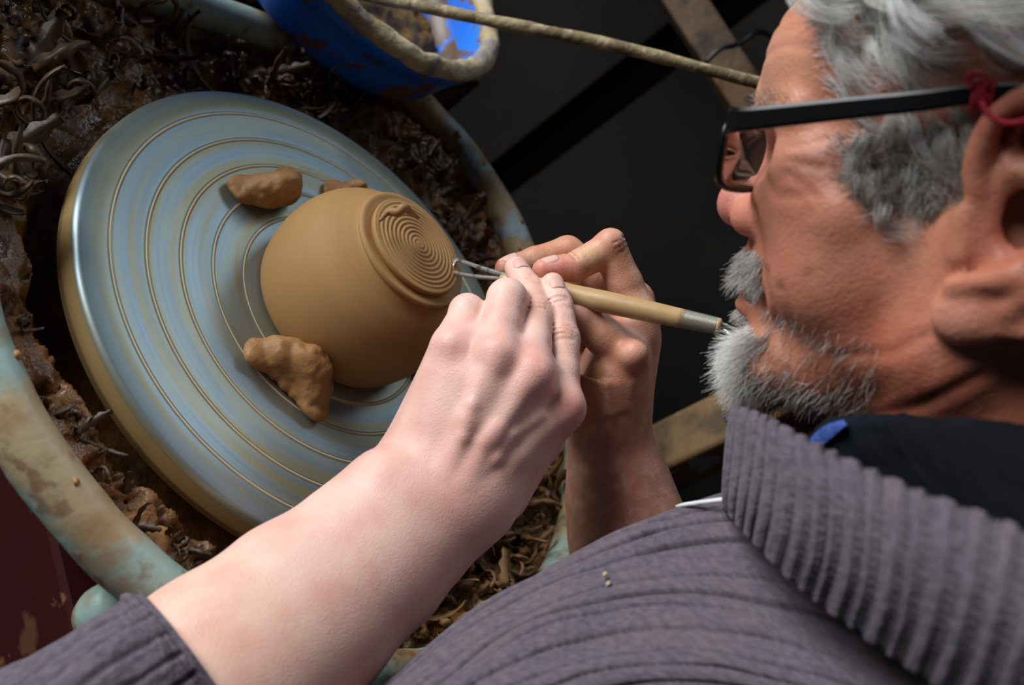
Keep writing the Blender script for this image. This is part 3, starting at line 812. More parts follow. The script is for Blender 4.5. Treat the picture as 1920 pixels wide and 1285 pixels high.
# ---- right hand (behind the tool)
def build_right():
    mm = .001
    iM, iP, iD, iT = P(1196, 592, .569), P(1143, 466, .562), P(1078, 500, .557), P(1020, 507, .553)
    mM, mP, mD, mT = P(1188, 565, .592), P(1064, 472, .588), P(1003, 489, .583), P(948, 503, .577)
    rM, rP, rD, rT = P(1165, 595, .612), P(1085, 528, .616), P(1045, 565, .606), P(1062, 605, .596)
    pM, pP, pD, pT = P(1150, 645, .625), P(1092, 610, .630), P(1068, 650, .620), P(1088, 680, .610)
    tC, tM, tI, tT = P(1128, 785, .560), P(1177, 672, .549), P(1088, 590, .545), P(1026, 552, .550)
    allp = [iM, iP, iD, iT, mM, mP, mT, rP, rT, pM, pP, pT, tC, tM, tI, tT, P(1150, 800, .6), P(1180, 1010, .57), P(1200, 1090, .56)]
    S = SDF(np.min(allp, 0)-.045, np.max(allp, 0)+.045, .00105)
    # forearm and wrist
    fa = [P(1146, 800, .574), P(1158, 870, .575), P(1170, 945, .574), P(1190, 1030, .570), P(1215, 1120, .565)]
    S.chain(fa, [18.5*mm, 22*mm, 28*mm, 32*mm, 34*mm], .02)
    S.chain([p+IMX*(-.003)+toward_cam(p)*-.02 for p in fa], [18*mm, 22*mm, 27*mm, 31*mm, 33*mm], .02)
    # metacarpals
    S.cap(P(1160, 800, .566), iM+(P(1188, 592, .569)-P(1196, 592, .569)), 15*mm, 13.5*mm, .012)
    S.cap(P(1158, 800, .580), mM, 15*mm, 13*mm, .012)
    S.cap(P(1148, 800, .592), rM, 15*mm, 13*mm, .012)
    S.cap(P(1138, 800, .600), pM, 14*mm, 12*mm, .012)
    S.cap(P(1150, 740, .575), P(1180, 640, .58), 18*mm, 16*mm, .02)
    S.cap(P(1120, 790, .58), P(1140, 690, .60), 18*mm, 16*mm, .02)
    # thumb with its thenar mass and the web to the index finger
    S.cap(P(1130, 800, .560), P(1150, 712, .552), 16*mm, 16*mm, .014)
    S.chain([tC, tM], [16.5*mm, 12.6*mm], .010)
    S.chain([tM, (tM+tI)/2, tI], [12.6*mm, 11.3*mm, 10.8*mm], .004)
    S.chain([tI, tT], [10.8*mm, 8.8*mm], .003)
    S.ell(P(1190, 664, .5335), 8.5*mm, .008)
    S.cap(P(1200, 632, .561), P(1172, 626, .556), 9.5*mm, 8*mm, .008)
    # fingers
    for q, r in (((iM, iP, iD, iT), (13, 10.6, 9.2, 7.4)), ((mM, mP, mD, mT), (13, 10, 8.8, 7)), ((rM, rP, rD, rT), (12.5, 10, 8.6, 7.2)), ((pM, pP, pD, pT), (11.5, 9, 7.8, 6.6))):
        r = [x*mm for x in r]; mid = (q[0]+q[1])/2; rm = r[0]*.45+r[1]*.5
        S.cap(q[0], mid, r[0], rm, .004); S.cap(mid, q[1], rm, r[1], .003)
        S.cap(q[1], q[2], r[1], r[2], .0028); S.cap(q[2], q[3], r[2], r[3], .0028)
    S.ell(P(1146, 452, .557), 7*mm, .006)                        # index knuckle
    S.ell(P(1196, 590, .560), 8*mm, .01)
    creases(S, iP, iM, 11.0*mm, (-3, 0, 3), .7, IMX*.5+IMY*.6+toward_cam(iP)*.6); creases(S, iD, iP, 9.2*mm, (-2, .5), .8, IMY+toward_cam(iP)*.4)
    # loose skin folds at the thumb root
    for k in range(8):
        t = k/7
        a = P(1090+t*4, 706+t*66, .5405+.004*t); b = P(1136+t*8, 722+t*54, .5345+.003*t); c = P(1184-t*8, 716+t*50, .5385+.003*t)
        S.chain([a, b, c], [1.3*mm, 1.7*mm, 1.2*mm], .0022)
    for a, b in ((P(1215, 600, .566), P(1205, 700, .565)), (P(1150, 830, .553), P(1165, 960, .545))):
        S.cap(a, b, 3*mm, 2*mm, .008)
    V, Q = S.mesh(2)
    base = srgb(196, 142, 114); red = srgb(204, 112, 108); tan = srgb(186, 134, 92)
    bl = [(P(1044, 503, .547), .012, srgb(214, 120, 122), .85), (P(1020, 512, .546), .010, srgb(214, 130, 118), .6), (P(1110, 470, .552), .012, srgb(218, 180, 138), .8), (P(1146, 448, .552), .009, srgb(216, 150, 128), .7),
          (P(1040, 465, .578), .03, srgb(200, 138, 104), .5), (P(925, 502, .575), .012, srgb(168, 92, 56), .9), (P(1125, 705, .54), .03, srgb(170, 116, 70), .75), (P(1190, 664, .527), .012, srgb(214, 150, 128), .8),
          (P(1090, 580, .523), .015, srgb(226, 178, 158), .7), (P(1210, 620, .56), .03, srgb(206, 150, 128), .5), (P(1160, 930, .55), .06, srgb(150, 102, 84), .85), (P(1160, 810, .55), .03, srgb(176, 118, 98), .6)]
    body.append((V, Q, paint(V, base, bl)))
    return dict(iT=iT, iD=iD, tT=tT, mT=mT)
RH = build_right()

def vert_normals(V, Q):
    n = np.cross(V[Q[:, 2]]-V[Q[:, 0]], V[Q[:, 3]]-V[Q[:, 1]]); N = np.zeros_like(V)
    for i in range(4):
        for ax in range(3): N[:, ax] += np.bincount(Q[:, i], n[:, ax], minlength=len(V))
    return N/(np.linalg.norm(N, axis=1, keepdims=True)+1e-12)

# ---- head and neck
def build_head():
    mm = .001
    S = SDF(np.array([-115, -105, -190])*mm, np.array([140, 105, 145])*mm, .00155)
    def E(c, r, k=8, sub=False, R=None, both=False):
        for s in ((1, -1) if both else (1,)):
            c2 = np.array([c[0], c[1]*s, c[2]])*mm; R2 = None
            if R is not None:
                R2 = np.array(R, float).copy(); R2[1] *= s
            S.ell(c2, np.asarray(r, float)*mm, k*mm, R2, sub)
    def K(a, b, ra, rb, k=8, sub=False, both=True):
        for s in ((1, -1) if both else (1,)):
            S.cap(np.array([a[0], a[1]*s, a[2]])*mm, np.array([b[0], b[1]*s, b[2]])*mm, ra*mm, rb*mm, k*mm, sub)
    E((-8, 0, 52), (98, 76, 78), 10)
    E((52, 0, 44), (58, 60, 52), 14)
    E((58, 0, -6), (46, 62, 46), 14)
    K((66, 45, -14), (52, 56, -14), 15, 13, 12)                 # cheek bones
    E((54, 36, -42), (28, 22, 26), 14, both=True)               # cheeks
    E((38, 47, -36), (34, 19, 30), 14, both=True)
    E((74, 0, -54), (29, 30, 30), 12)                           # muzzle
    K((8, 54, -62), (78, 14, -92), 15, 16, 16)                  # jaw
    K((4, 62, -14), (6, 56, -62), 12, 14, 14)
    E((80, 0, -90), (18, 22, 16), 12)
    E((44, 0, -84), (44, 42, 22), 14)
    K((-20, 0, -20), (-36, 0, -200), 60, 66, 20, both=False)    # neck
    K((-12, 62, -30), (26, 24, -165), 12, 11, 14)
    K((95, 14, 24), (80, 47, 24), 10, 8, 8)                     # brow ridge
    E((103, 0, 30), (9, 16, 12), 8)
    E((93, 29, 4), (9, 14, 9), 9, sub=True, both=True)          # sockets
    E((77, 32, 5), (13, 13, 12.5), 2, both=True)
    K((85, 20, 9), (81, 44, 9), 4.5, 4, 4)                      # upper lids
    K((86, 22, -2), (81, 42, -2), 3.2, 3, 4)
    K((74, 46, 6), (66, 52, 2), 6, 6, 14)
    K((91, 0, 18), (105, 0, -14), 6.5, 9, 6, both=False)         # nose
    E((111.5, 0, -20), (11, 12, 12), 5)
    E((100, 13, -25), (11, 8, 9.5), 4, both=True)
    E((104, 7.5, -34), (5.5, 3.2, 4), 2.5, sub=True, both=True)
    K((98, 0, -34), (99, 0, -48), 5, 6, 6, both=False)
    K((88, 20, -24), (74, 34, -58), 5, 5, 8)                    # nasolabial fold edge
    K((99, 17, -36), (84, 27, -62), 2.4, 2.0, 4, sub=True)
    E((95, 0, -56.5), (9, 22, 5), 4); E((93.5, 0, -67), (9.5, 19, 5.2), 4)
    K((104, 0, -61.5), (88, 24, -62), 1.8, 1.8, 2.5, sub=True)
    E((90, 0, -78), (9, 18, 5), 6, sub=True)
    # ears
    ra_ = np.array([[-.86, .42, .28], [.46, .88, .05], [-.22, .17, .96]])  # columns: rearwards, outwards, up
    ear_axes = np.array([[-.88, .43, 0.1], [.47, .88, 0.0], [0, 0, 1]], float).T
    ear_axes = np.stack([np.array([-.88, .46, .10]), np.array([.46, .88, 0]), np.array([-.10, .05, .99])], 1)
    E((-15, 82, -4), (19, 4.5, 40), 4, R=ear_axes, both=True)
    hel = [(3, 73, 0), (7, 75, 12), (5, 79, 26), (-4, 84, 36), (-16, 90, 39), (-28, 95, 31), (-33, 96, 14), (-31, 94, -4), (-25, 90, -20), (-16, 84, -34)]
    hp = catmull(hel, 24)
    for a, b in zip(hp[:-1], hp[1:]): K(a, b, 4.4, 4.4, 2.5)
    E((-2, 77, -41), (12, 6, 11), 4, both=True); E((-10, 80, -38), (10, 5, 10), 4, both=True)
    K((-21, 90, 20), (-23, 91, 0), 4, 4, 4); K((-23, 91, 0), (-13, 84, -24), 4, 4, 4)
    E((-8, 84, -4), (9, 9, 15), 4, sub=True, R=ear_axes, both=True)
    E((-6, 82, 22), (8, 6, 9), 4, sub=True, R=ear_axes, both=True)
    K((-10, 86, -2), (1, 81, -24), 5.4, 4.2, 3, sub=True)
    K((6, 72, -6), (4, 73, -20), 5.2, 5, 4)                     # tragus
    K((4, 78.5, -31), (-15, 87, -23), 4.2, 4.8, 3)               # antitragus
    V, Q = S.mesh(2)
    # wrinkles of an older face: (x, z) lines on both cheeks, depth and width in mm
    N_ = vert_normals(V, Q)
    for ln, dp_, wd_ in (([(94, -19), (90, -34), (84, -50), (80, -66), (76, -86)], 1.7, 2.6), ([(80, -44), (74, -60), (67, -80), (61, -97)], 1.0, 2.4), ([(70, -48), (60, -68), (50, -90)], .8, 2.4),
                         ([(58, -40), (48, -60), (36, -84)], .5, 2.5), ([(88, -5), (79, -11), (68, -9)], .6, 2.2), ([(77, 9), (64, 14)], .5, 1.6), ([(77, 4), (62, 3)], .55, 1.6), ([(76, -1), (62, -8)], .5, 1.6),
                         ([(30, -100), (6, -80), (-12, -62)], 1.2, 2.6), ([(22, -118), (-6, -98), (-26, -84)], 1.0, 2.6), ([(44, -72), (20, -62), (10, -52)], .6, 2.4), ([(108, 46), (92, 50), (80, 49)], .5, 1.8), ([(106, 60), (90, 64)], .5, 1.8)):
        q = V[:, [0, 2]]*1000; best = np.full(len(V), 1e9)
        for a, b in zip(ln[:-1], ln[1:]):
            a = np.array(a, float); b = np.array(b, float); ab = b-a; t = np.clip(((q-a)@ab)/(ab@ab), 0, 1)
            best = np.minimum(best, np.linalg.norm(q-a-t[:, None]*ab, axis=1))
        f_ = np.exp(-(best/wd_)**2)*(np.abs(V[:, 1]) > .010)*(np.abs(N_[:, 1]) > .12)
        g_ = np.exp(-((best-wd_*1.9)/(wd_*1.3))**2)*(np.abs(V[:, 1]) > .010)*(np.abs(N_[:, 1]) > .12)
        V = V-N_*((f_*dp_-g_*dp_*.35)*mm)[:, None]
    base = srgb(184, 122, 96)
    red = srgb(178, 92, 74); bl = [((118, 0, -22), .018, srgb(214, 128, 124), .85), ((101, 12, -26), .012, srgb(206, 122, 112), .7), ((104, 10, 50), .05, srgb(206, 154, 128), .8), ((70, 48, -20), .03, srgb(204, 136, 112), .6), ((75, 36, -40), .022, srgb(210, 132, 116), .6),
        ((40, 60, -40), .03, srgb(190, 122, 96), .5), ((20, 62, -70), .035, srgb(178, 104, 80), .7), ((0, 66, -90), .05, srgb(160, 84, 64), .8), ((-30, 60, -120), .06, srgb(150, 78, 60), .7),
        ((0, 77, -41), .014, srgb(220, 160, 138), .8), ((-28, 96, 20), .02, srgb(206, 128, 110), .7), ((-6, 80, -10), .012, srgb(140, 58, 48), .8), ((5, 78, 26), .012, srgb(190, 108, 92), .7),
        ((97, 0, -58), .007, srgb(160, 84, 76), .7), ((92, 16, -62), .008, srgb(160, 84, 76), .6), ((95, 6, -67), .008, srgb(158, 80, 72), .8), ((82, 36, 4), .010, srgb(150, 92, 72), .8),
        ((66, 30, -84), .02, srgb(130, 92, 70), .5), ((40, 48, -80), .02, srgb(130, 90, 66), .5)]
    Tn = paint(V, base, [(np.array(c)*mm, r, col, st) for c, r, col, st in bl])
    return V, Q, Tn
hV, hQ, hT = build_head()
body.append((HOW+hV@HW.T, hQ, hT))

# ---- trunk and upper arms, under the sweater (coarser), so that head, arms and body are one figure
def build_trunk():
    nk = HL(-36, 0, -180)
    ls, rs = P(1400, 1650, .43), HL(-60, -190, -215)
    el = P(-60, 1560, .335); wr_ = P(200, 1330, .372)
    hipc = nk+np.array([.02, -.30, -.30])
    re = rs+np.array([.10, -.10, -.24]); rw = P(1215, 1120, .575)
    allp = [nk, ls, rs, el, wr_, hipc, re, rw]
    S = SDF(np.min(allp, 0)-.15, np.max(allp, 0)+.15, .009)
    S.cap(HL(-36, 0, -140), nk, .05, .05, .03); S.cap(ls, rs, .04, .04, .04)
    S.cap(nk+(hipc-nk)*.4, hipc, .08, .11, .06)
    S.chain([ls, el, wr_], [.045, .034, .026], .03); S.chain([rs, re, rw], [.045, .036, .028], .03)
    return S.mesh(1)
tv, tq = build_trunk()
body.append((tv, tq, np.tile(np.array(srgb(206, 152, 128)[:3]), (len(tv), 1))))

off = 0; VV, QQ, TT = [], [], []
for v, q, t in body:
    VV.append(v); QQ.append(q+off); TT.append(t); off += len(v)
nhand = len(body[0][1])+len(body[1][1])
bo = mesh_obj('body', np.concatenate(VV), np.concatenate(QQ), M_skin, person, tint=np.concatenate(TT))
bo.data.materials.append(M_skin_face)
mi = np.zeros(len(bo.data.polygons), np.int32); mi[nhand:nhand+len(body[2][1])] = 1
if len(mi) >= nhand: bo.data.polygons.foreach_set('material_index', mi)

# ---- nails
def place_nail(tip, dip, normal, rad, w, l, lab=None):
    ax = tip-dip; ax /= np.linalg.norm(ax); n = normal-(normal@ax)*ax; n /= np.linalg.norm(n)
    c = tip-ax*(l*.20)+n*(rad*.95)
    return nail(c, ax-n*.18, n+ax*.1, w, l)
nI = toward_cam(LH['iT'])*.75+IMY*.55+IMX*.25; nM = toward_cam(LH['mT'])*.72+IMY*.6+IMX*.2
place_nail(LH['iT'], LH['iD'], nI, .0072, .0098, .0122)
place_nail(LH['mT'], LH['mD'], nM, .0075, .0098, .0122)
place_nail(RH['iT'], RH['iD'], IMY*.95+toward_cam(RH['iT'])*.35, .0078, .0105, .0125)
place_nail(RH['mT'], P(1003, 489, .583), IMY*.95+toward_cam(RH['mT'])*.2, .0074, .0105, .012)

# ------------------------------------------------------------------ the trimming tool
tool = thing('trimming_tool', 'wooden-handled clay trimming tool with wire loops held against the foot of the bowl', 'trimming tool', tuple(P(1140, 575, .535)))
ha, hb = P(938, 524, .5535), P(1350, 613, .5150)
hd_ = hb-ha
tt = np.array([0, .03, .12, .3, .5, .7, .845]); rr0 = np.array([3.2, 4.2, 5.2, 6.3, 6.6, 6.2, 5.6])*.001
v, f = tube(catmull([ha+hd_*t for t in tt], 40), np.interp(np.linspace(0, 1, 40), np.linspace(0, 1, 7), rr0), 24); mesh_obj('handle', v, f, M_wood, tool)
wp = np.array([ha+hd_*t for t in np.linspace(.838, .985, 120)]); wr2 = .0056+.00025*np.cos(np.arange(120)*2*np.pi/4)-np.linspace(0, .0006, 120)
v, f = tube(wp, wr2, 24); mesh_obj('wire_wrap', v, f, M_wrap, tool)
v, f = tube([ha+hd_*t for t in (.98, .997, 1.004)], [.0049, .0049, .0040], 20); mesh_obj('handle_end', v, f, M_wood, tool)
tipz = WZ+.482*RW
t1, t2 = onz(853, 511, tipz), onz(857, 488, tipz+.001)
dn = (hd_/np.linalg.norm(hd_))
loop = catmull([ha+dn*.006+IMY*.0012, ha*.5+t1*.5-IMY*.0006, t1, t1*.45+t2*.55-IMX*.0015, t2, t2*.75+ha*.25+IMY*.001, ha*.6+t2*.4+IMY*.002, ha+dn*.006+IMY*.003], 60)
v, f = tube(loop, .0014, 10); o = mesh_obj('cutting_loop', v, f, M_steel, tool); o['label'] = 'steel cutting loop biting into the foot disc'
e0 = hb
loop2 = catmull([e0-dn*.006-IMY*.001, e0+dn*.003-IMY*.0015, P(1366, 626, .512), P(1382, 637, .511), P(1388, 628, .516), P(1374, 616, .518), e0+dn*.002+IMY*.0015, e0-dn*.006+IMY*.001], 40)
v, f = tube(loop2, .0010, 8); o = mesh_obj('small_loop', v, f, M_steel, tool); o['label'] = 'small bent wire loop at the free end'

# ------------------------------------------------------------------ spectacles
gl = thing('spectacles', 'black-framed rectangular spectacles with red thread at the temple hinge', 'spectacles', tuple(HL(100, 0, 10)))
def rim_curve(s, n=60):
    out = []
    for t in np.linspace(0, 2*np.pi, n, endpoint=False):
        c_, s_ = math.cos(t), math.sin(t); p = .45
        yy = 37.5+27.5*abs(c_)**p*np.sign(c_); zz = 3.5+14.5*abs(s_)**p*np.sign(s_)
        if zz < 0: yy = 38+(yy-38)*(1-.0045*(-zz)*.9)
        out.append((96.5+.11*s*yy+.02*zz, s*yy, zz))
    return np.array(out)
for s in (1, -1):
    c_ = HLs(rim_curve(s)); n_ = len(c_)
    ctr = c_.mean(0); nx = HW[:, 0]
    rows = []
    for (o1, o2) in ((0, .0014), (.0016, .0014), (.0022, 0), (.0016, -.0014), (-.0012, -.0014), (-.0016, 0), (-.0012, .0014)):
        dr = c_-ctr; dr /= np.linalg.norm(dr, axis=1)[:, None]
        rows.append(c_+dr*o1+nx*o2)
    V = np.array(rows); mesh_obj('lens_rim', V.reshape(-1, 3), grid_faces(7, n_, True, True), M_frame, gl)
    V = np.concatenate([c_+nx*.0007, c_-nx*.0007, [ctr+nx*.0018], [ctr+nx*.0004]]); F = [(i, (i+1) % n_, 2*n_) for i in range(n_)]+[(n_+(i+1) % n_, n_+i, 2*n_+1) for i in range(n_)]+[(i, n_+i, n_+(i+1) % n_, (i+1) % n_) for i in range(n_)]
    mesh_obj('lens', V, F, M_lens, gl)
    # temple arm: a flat bar that tapers to the ear and hooks down behind it
    tp = catmull([(103, 65, 16), (99, 71, 17), (90, 74, 18.5), (60, 76, 25), (30, 77, 31.5), (8, 79, 36.5), (-12, 84, 36), (-28, 87, 22), (-34, 87, 4)], 60)
    hh = np.interp(np.linspace(0, 1, 60), [0, .05, .3, .6, 1], [6.2, 5.4, 4.4, 3.4, 2.6]); th_ = np.interp(np.linspace(0, 1, 60), [0, .08, .2, 1], [3, 2.4, 1.7, 1.4])
    sec = [(-1, -.7), (-.7, -1), (.7, -1), (1, -.7), (1, .7), (.7, 1), (-.7, 1), (-1, .7)]
    V = []
    for p, h_, t_ in zip(tp, hh, th_):
        for a_, b_ in sec: V.append(HL(p[0]-(0 if s > 0 else 14*max(0, p[0])/103), s*(p[1]+a_*t_), p[2]+b_*h_))
    F = [tuple(q) for q in grid_faces(60, 8, False, True)]+[tuple(range(8)), tuple(range(59*8, 60*8))[::-1]]
    mesh_obj('temple_arm', V, F, M_frame, gl, smooth=False)
v, f = tube(HLs(catmull([(98, 11, 12), (100, 6, 14), (100, 0, 14.5), (99, -6, 14), (95.5, -11, 12)], 20)), .0024, 10); mesh_obj('bridge', v, f, M_frame, gl)
th1 = []
for k in range(5):
    a = np.linspace(0, 2*np.pi, 22); c_ = np.array([13-k*1.4+.3*np.sin(a), 78.6+2.8*np.cos(a), 35+k*.4+4.2*np.sin(a)]).T
    th1.append(tube(HLs(c_), .0008, 6, False))
th1.append(tube(HLs(catmull([(10, 82, 33), (6, 84, 29), (1, 85, 27), (-4, 86, 28), (-9, 88, 31)], 20)), .0011, 6))
th1.append(tube(HLs(catmull([(14, 82, 37), (16, 83, 41), (12, 83.5, 42), (9, 83, 38)], 20)), .001, 6))
v, f = join(th1); o = mesh_obj('thread_binding', v, f, M_redthread, gl); o['label'] = 'red thread wound round the temple arm'

# ------------------------------------------------------------------ knitted sweater: body, sleeve, collar as one garment
def rib_displace(G, nrib, amp, seed=0, groove=.13, jitter=.25, deep=.3, across=0, flip=None, rnd=.06, fine=None):
    """G: grid (nu, nv, 3); ribs counted along axis `across`; narrow grooves sunk between them"""
    q = np.random.default_rng(seed)
    nrm = grid_normals(G)
    if (np.einsum('ijk,ijk->ij', nrm, CAM-G).mean() < 0) if flip is None else flip: nrm = -nrm
    n = G.shape[across]; t = np.linspace(0, nrib, n)
    if across == 1: t = np.r_[0, np.cumsum(np.linalg.norm(np.diff(G, axis=1), axis=2).mean(0))]; t = t/t[-1]*nrib
    c = np.arange(nrib+1)+q.uniform(-jitter, jitter, nrib+1); d = q.uniform(.55, 1, nrib+1)+(q.random(nrib+1) < deep)*.6
    h = -np.max(d[None]*np.exp(-((t[:, None]-c[None])/groove)**2), axis=1)
    if fine is not None:
        for o in (-.16, .16, .30):
            h = np.minimum(h, -np.max(.5*np.exp(-((t[:, None]-c[None]-o)/(groove*.6))**2), axis=1)*np.clip((t-fine)/4, 0, 1))
    h = h-rnd*np.cos((t[:, None]-c[None]).T[np.abs(t[:, None]-c[None]).T.argmin(0), np.arange(n)]*np.pi*2)
    m = G.shape[1-across]; st = 1+.18*np.sin(np.arange(m)*2*np.pi/5.0)
    H = (h[:, None]*st[None]) if across == 0 else (h[None]*st[:, None])
    return G+nrm*(amp*H)[..., None], nrm
def arc_uv(G):
    a = np.linalg.norm(np.diff(G, axis=0), axis=2).mean(1); b = np.linalg.norm(np.diff(G, axis=1), axis=2).mean(0)
    u = np.r_[0, np.cumsum(a)]; v = np.r_[0, np.cumsum(b)]
    return np.stack(np.broadcast_arrays(u[:, None], v[None]), -1).reshape(-1, 2)
def thick_sheet(G, nrm, th):
    """front grid, back grid behind it, joined along the border"""
    nu, nv = G.shape[:2]
    B = G-nrm*th
    V = np.concatenate([G.reshape(-1, 3), B.reshape(-1, 3)]); o = nu*nv
    F = grid_faces(nu, nv); Fb = F[:, ::-1]+o
    ring = np.r_[np.arange(nv), np.arange(1, nu)*nv+nv-1, (nu-1)*nv+np.arange(nv-2, -1, -1), np.arange(nu-2, 0, -1)*nv]
    r2 = np.roll(ring, -1); S = np.stack([r2, ring, ring+o, r2+o], 1)
    return V, np.concatenate([F, Fb, S])
def PR(*q): return [P(*p) for p in q]

sw = []
rows = [PR((790, 1400, .50), (930, 1290, .53), (1075, 1170, .53), (1170, 1110, .53), (1290, 1050, .51), (1430, 985, .47), (1560, 1000, .43), (1720, 1040, .42)),
        PR((735, 1335, .465), (890, 1215, .48), (1035, 1110, .48), (1140, 1045, .48), (1265, 985, .46), (1420, 935, .435), (1560, 960, .40), (1720, 1010, .39)),
        PR((692, 1302, .425), (852, 1176, .437), (1000, 1088, .44), (1118, 1013, .44), (1240, 957, .43), (1400, 930, .412), (1560, 985, .38), (1740, 1060, .37)),
        PR((700, 1332, .395), (880, 1198, .402), (1030, 1115, .405), (1150, 1065, .405), (1280, 1036, .398), (1420, 1036, .385), (1570, 1080, .36), (1745, 1155, .345)),
        PR((760, 1342, .365), (930, 1226, .372), (1080, 1165, .375), (1220, 1140, .375), (1380, 1146, .362), (1530, 1186, .345), (1680, 1245, .32), (1850, 1330, .305)),
        PR((850, 1372, .345), (1000, 1276, .347), (1150, 1230, .35), (1300, 1226, .345), (1480, 1262, .33), (1640, 1318, .31), (1790, 1400, .285), (1950, 1500, .272)),
        PR((950, 1452, .335), (1100, 1365, .335), (1250, 1325, .335), (1400, 1328, .33), (1560, 1362, .315), (1720, 1420, .29), (1860, 1500, .265), (2010, 1600, .252)),
        PR((1050, 1600, .335), (1200, 1500, .335), (1350, 1465, .33), (1500, 1462, .32), (1650, 1492, .305), (1820, 1550, .28), (1960, 1640, .255), (2110, 1740, .245))]
G = loft(rows, 420, 330)
w = (fbm(np.stack(np.broadcast_arrays(np.linspace(0, 9, 420)[:, None], np.linspace(0, 4, 330)[None], 0.0), -1), 3)-.5)
nr = grid_normals(G); nr = nr if np.einsum('ijk,ijk->ij', nr, CAM-G).mean() > 0 else -nr
G = G+nr*(w*.010)[..., None]
Gd, nrm = rib_displace(G, 19, .0024, 5, groove=.10, jitter=.30, deep=.25)
uv = arc_uv(G); V, F = thick_sheet(Gd, nrm, .004); sw.append((V, F, np.concatenate([uv, uv])))
# collar, standing round the neck and falling outwards
cb = PR((1388, 985, .440), (1362, 965, .412), (1357, 955, .388), (1392, 998, .362), (1490, 1098, .325), (1640, 1212, .287), (1770, 1300, .262), (1930, 1420, .240))
c1 = PR((1388, 940, .440), (1362, 925, .410), (1356, 915, .380), (1400, 940, .348), (1510, 1028, .310), (1665, 1135, .274), (1800, 1220, .250), (1960, 1330, .230))
c2 = PR((1388, 870, .438), (1366, 850, .406), (1362, 845, .374), (1412, 862, .344), (1520, 930, .306), (1680, 1030, .270), (1830, 1110, .245), (2000, 1200, .224))
c3 = PR((1392, 800, .434), (1374, 782, .402), (1370, 775, .374), (1420, 788, .348), (1516, 840, .314), (1690, 922, .276), (1850, 985, .250), (2040, 1060, .228))
c4 = PR((1402, 790, .430), (1386, 768, .402), (1382, 764, .378), (1432, 778, .354), (1528, 828, .322), (1700, 908, .285), (1860, 968, .259), (2050, 1040, .236))
c5 = PR((1412, 815, .428), (1400, 800, .402), (1398, 800, .384), (1445, 815, .362), (1540, 862, .332), (1710, 945, .297), (1868, 1010, .272), (2056, 1080, .246))
G = loft([cb, c1, c2, c3, c4, c5], 150, 760)
Gd, nrm = rib_displace(G, 25, .0026, 9, groove=.085, jitter=.16, deep=.1, across=1, rnd=.09, fine=11)
uv = arc_uv(G); V, F = thick_sheet(Gd, nrm, .003); sw.append((V, F, np.concatenate([uv, uv])))
# left sleeve pushed up the forearm, and the upper arm
def sleeve(path, rad, nrib, seed, n=120, na=260):
    p = catmull(path, n); r = np.interp(np.linspace(0, 1, n), np.linspace(0, 1, len(rad)), rad)
    t, N, Bn = frames(p); a = np.linspace(0, 2*np.pi, na, endpoint=False)
    q = np.random.default_rng(seed)
    wob = (fbm(np.stack(np.broadcast_arrays(np.linspace(0, 7, n)[:, None], np.cos(a)[None]*1.5, np.sin(a)[None]*1.5), -1), 3)-.5)*.012
    rib = np.cos(a*nrib); rib = np.where(rib > -.55, 0, (rib+.55)/.45)*.0015
    R = r[:, None]+wob+rib[None]*np.clip((np.arange(n)-2)/5, 0, 1)[:, None]
    return p[:, None]+R[..., None]*(np.cos(a)[None, :, None]*N[:, None]+np.sin(a)[None, :, None]*Bn[:, None])
ax_ = [P(368, 1254, .392), P(345, 1272, .389), P(305, 1302, .383), P(165, 1402, .362), P(-10, 1540, .345), P(100, 1640, .335), P(500, 1690, .345), P(900, 1700, .355), P(1250, 1690, .37)]
G = sleeve(ax_, [.0405, .0425, .0425, .043, .046, .050, .054, .058, .062], 26, 3)
inner = G[0].mean(0)+(G[0]-G[0].mean(0))*.93
G = np.concatenate([(inner+(G[12].mean(0)-G[0].mean(0))*1.0)[None], inner[None], G], 0)
V = G.reshape(-1, 3); F = grid_faces(len(G), 260, False, True)
uvs = np.stack(np.broadcast_arrays(np.linspace(0, .3, len(G))[:, None], np.linspace(0, .28, 260)[None]), -1).reshape(-1, 2)
sw.append((V, F, uvs))
# right sleeve beyond the chest, and the trunk of the sweater below the picture
ax_ = [P(1214, 1165, .566), P(1220, 1195, .566)]+[rsx for rsx in (HL(-60, -190, -215)+np.array([.10, -.10, -.24]), HL(-60, -190, -215))]
G = sleeve(ax_, [.040, .047, .056, .068], 26, 8, 60, 120)
sw.append((G.reshape(-1, 3), grid_faces(60, 120, False, True), np.stack(np.broadcast_arrays(np.linspace(0, .3, 60)[:, None], np.linspace(0, .28, 120)[None]), -1).reshape(-1, 2)))
off = 0; VV, FF, UU = [], [], []
for v, f, u in sw: VV.append(v); FF.append(np.asarray(f)+off); UU.append(u); off += len(v)
o = mesh_obj('sweater', np.concatenate(VV), np.concatenate(FF), M_knit, person, uv=np.concatenate(UU)); o['label'] = 'purple-grey ribbed knitted sweater with a turned-down collar'

# dark shirt collar inside the sweater collar
k0 = PR((1500, 850, .402), (1556, 815, .386), (1650, 800, .366), (1760, 802, .345), (1920, 820, .322), (2060, 850, .31))
k1 = PR((1500, 835, .388), (1556, 792, .372), (1650, 776, .350), (1760, 781, .328), (1920, 803, .303), (2060, 835, .29))
k2 = PR((1508, 838, .381), (1562, 800, .362), (1655, 790, .338), (1765, 800, .315), (1920, 830, .290), (2060, 860, .278))
k3 = PR((1530, 866, .376), (1590, 858, .352), (1690, 876, .325), (1800, 906, .300), (1940, 950, .277), (2070, 990, .262))
k4 = PR((1545, 900, .374), (1620, 930, .346), (1730, 975, .315), (1840, 1020, .29), (1960, 1070, .268), (2080, 1110, .25))
G = loft([k0, k1, k2, k3, k4], 60, 140); nrm = grid_normals(G); nrm = nrm if np.einsum('ijk,ijk->ij', nrm, CAM-G).mean() > 0 else -nrm
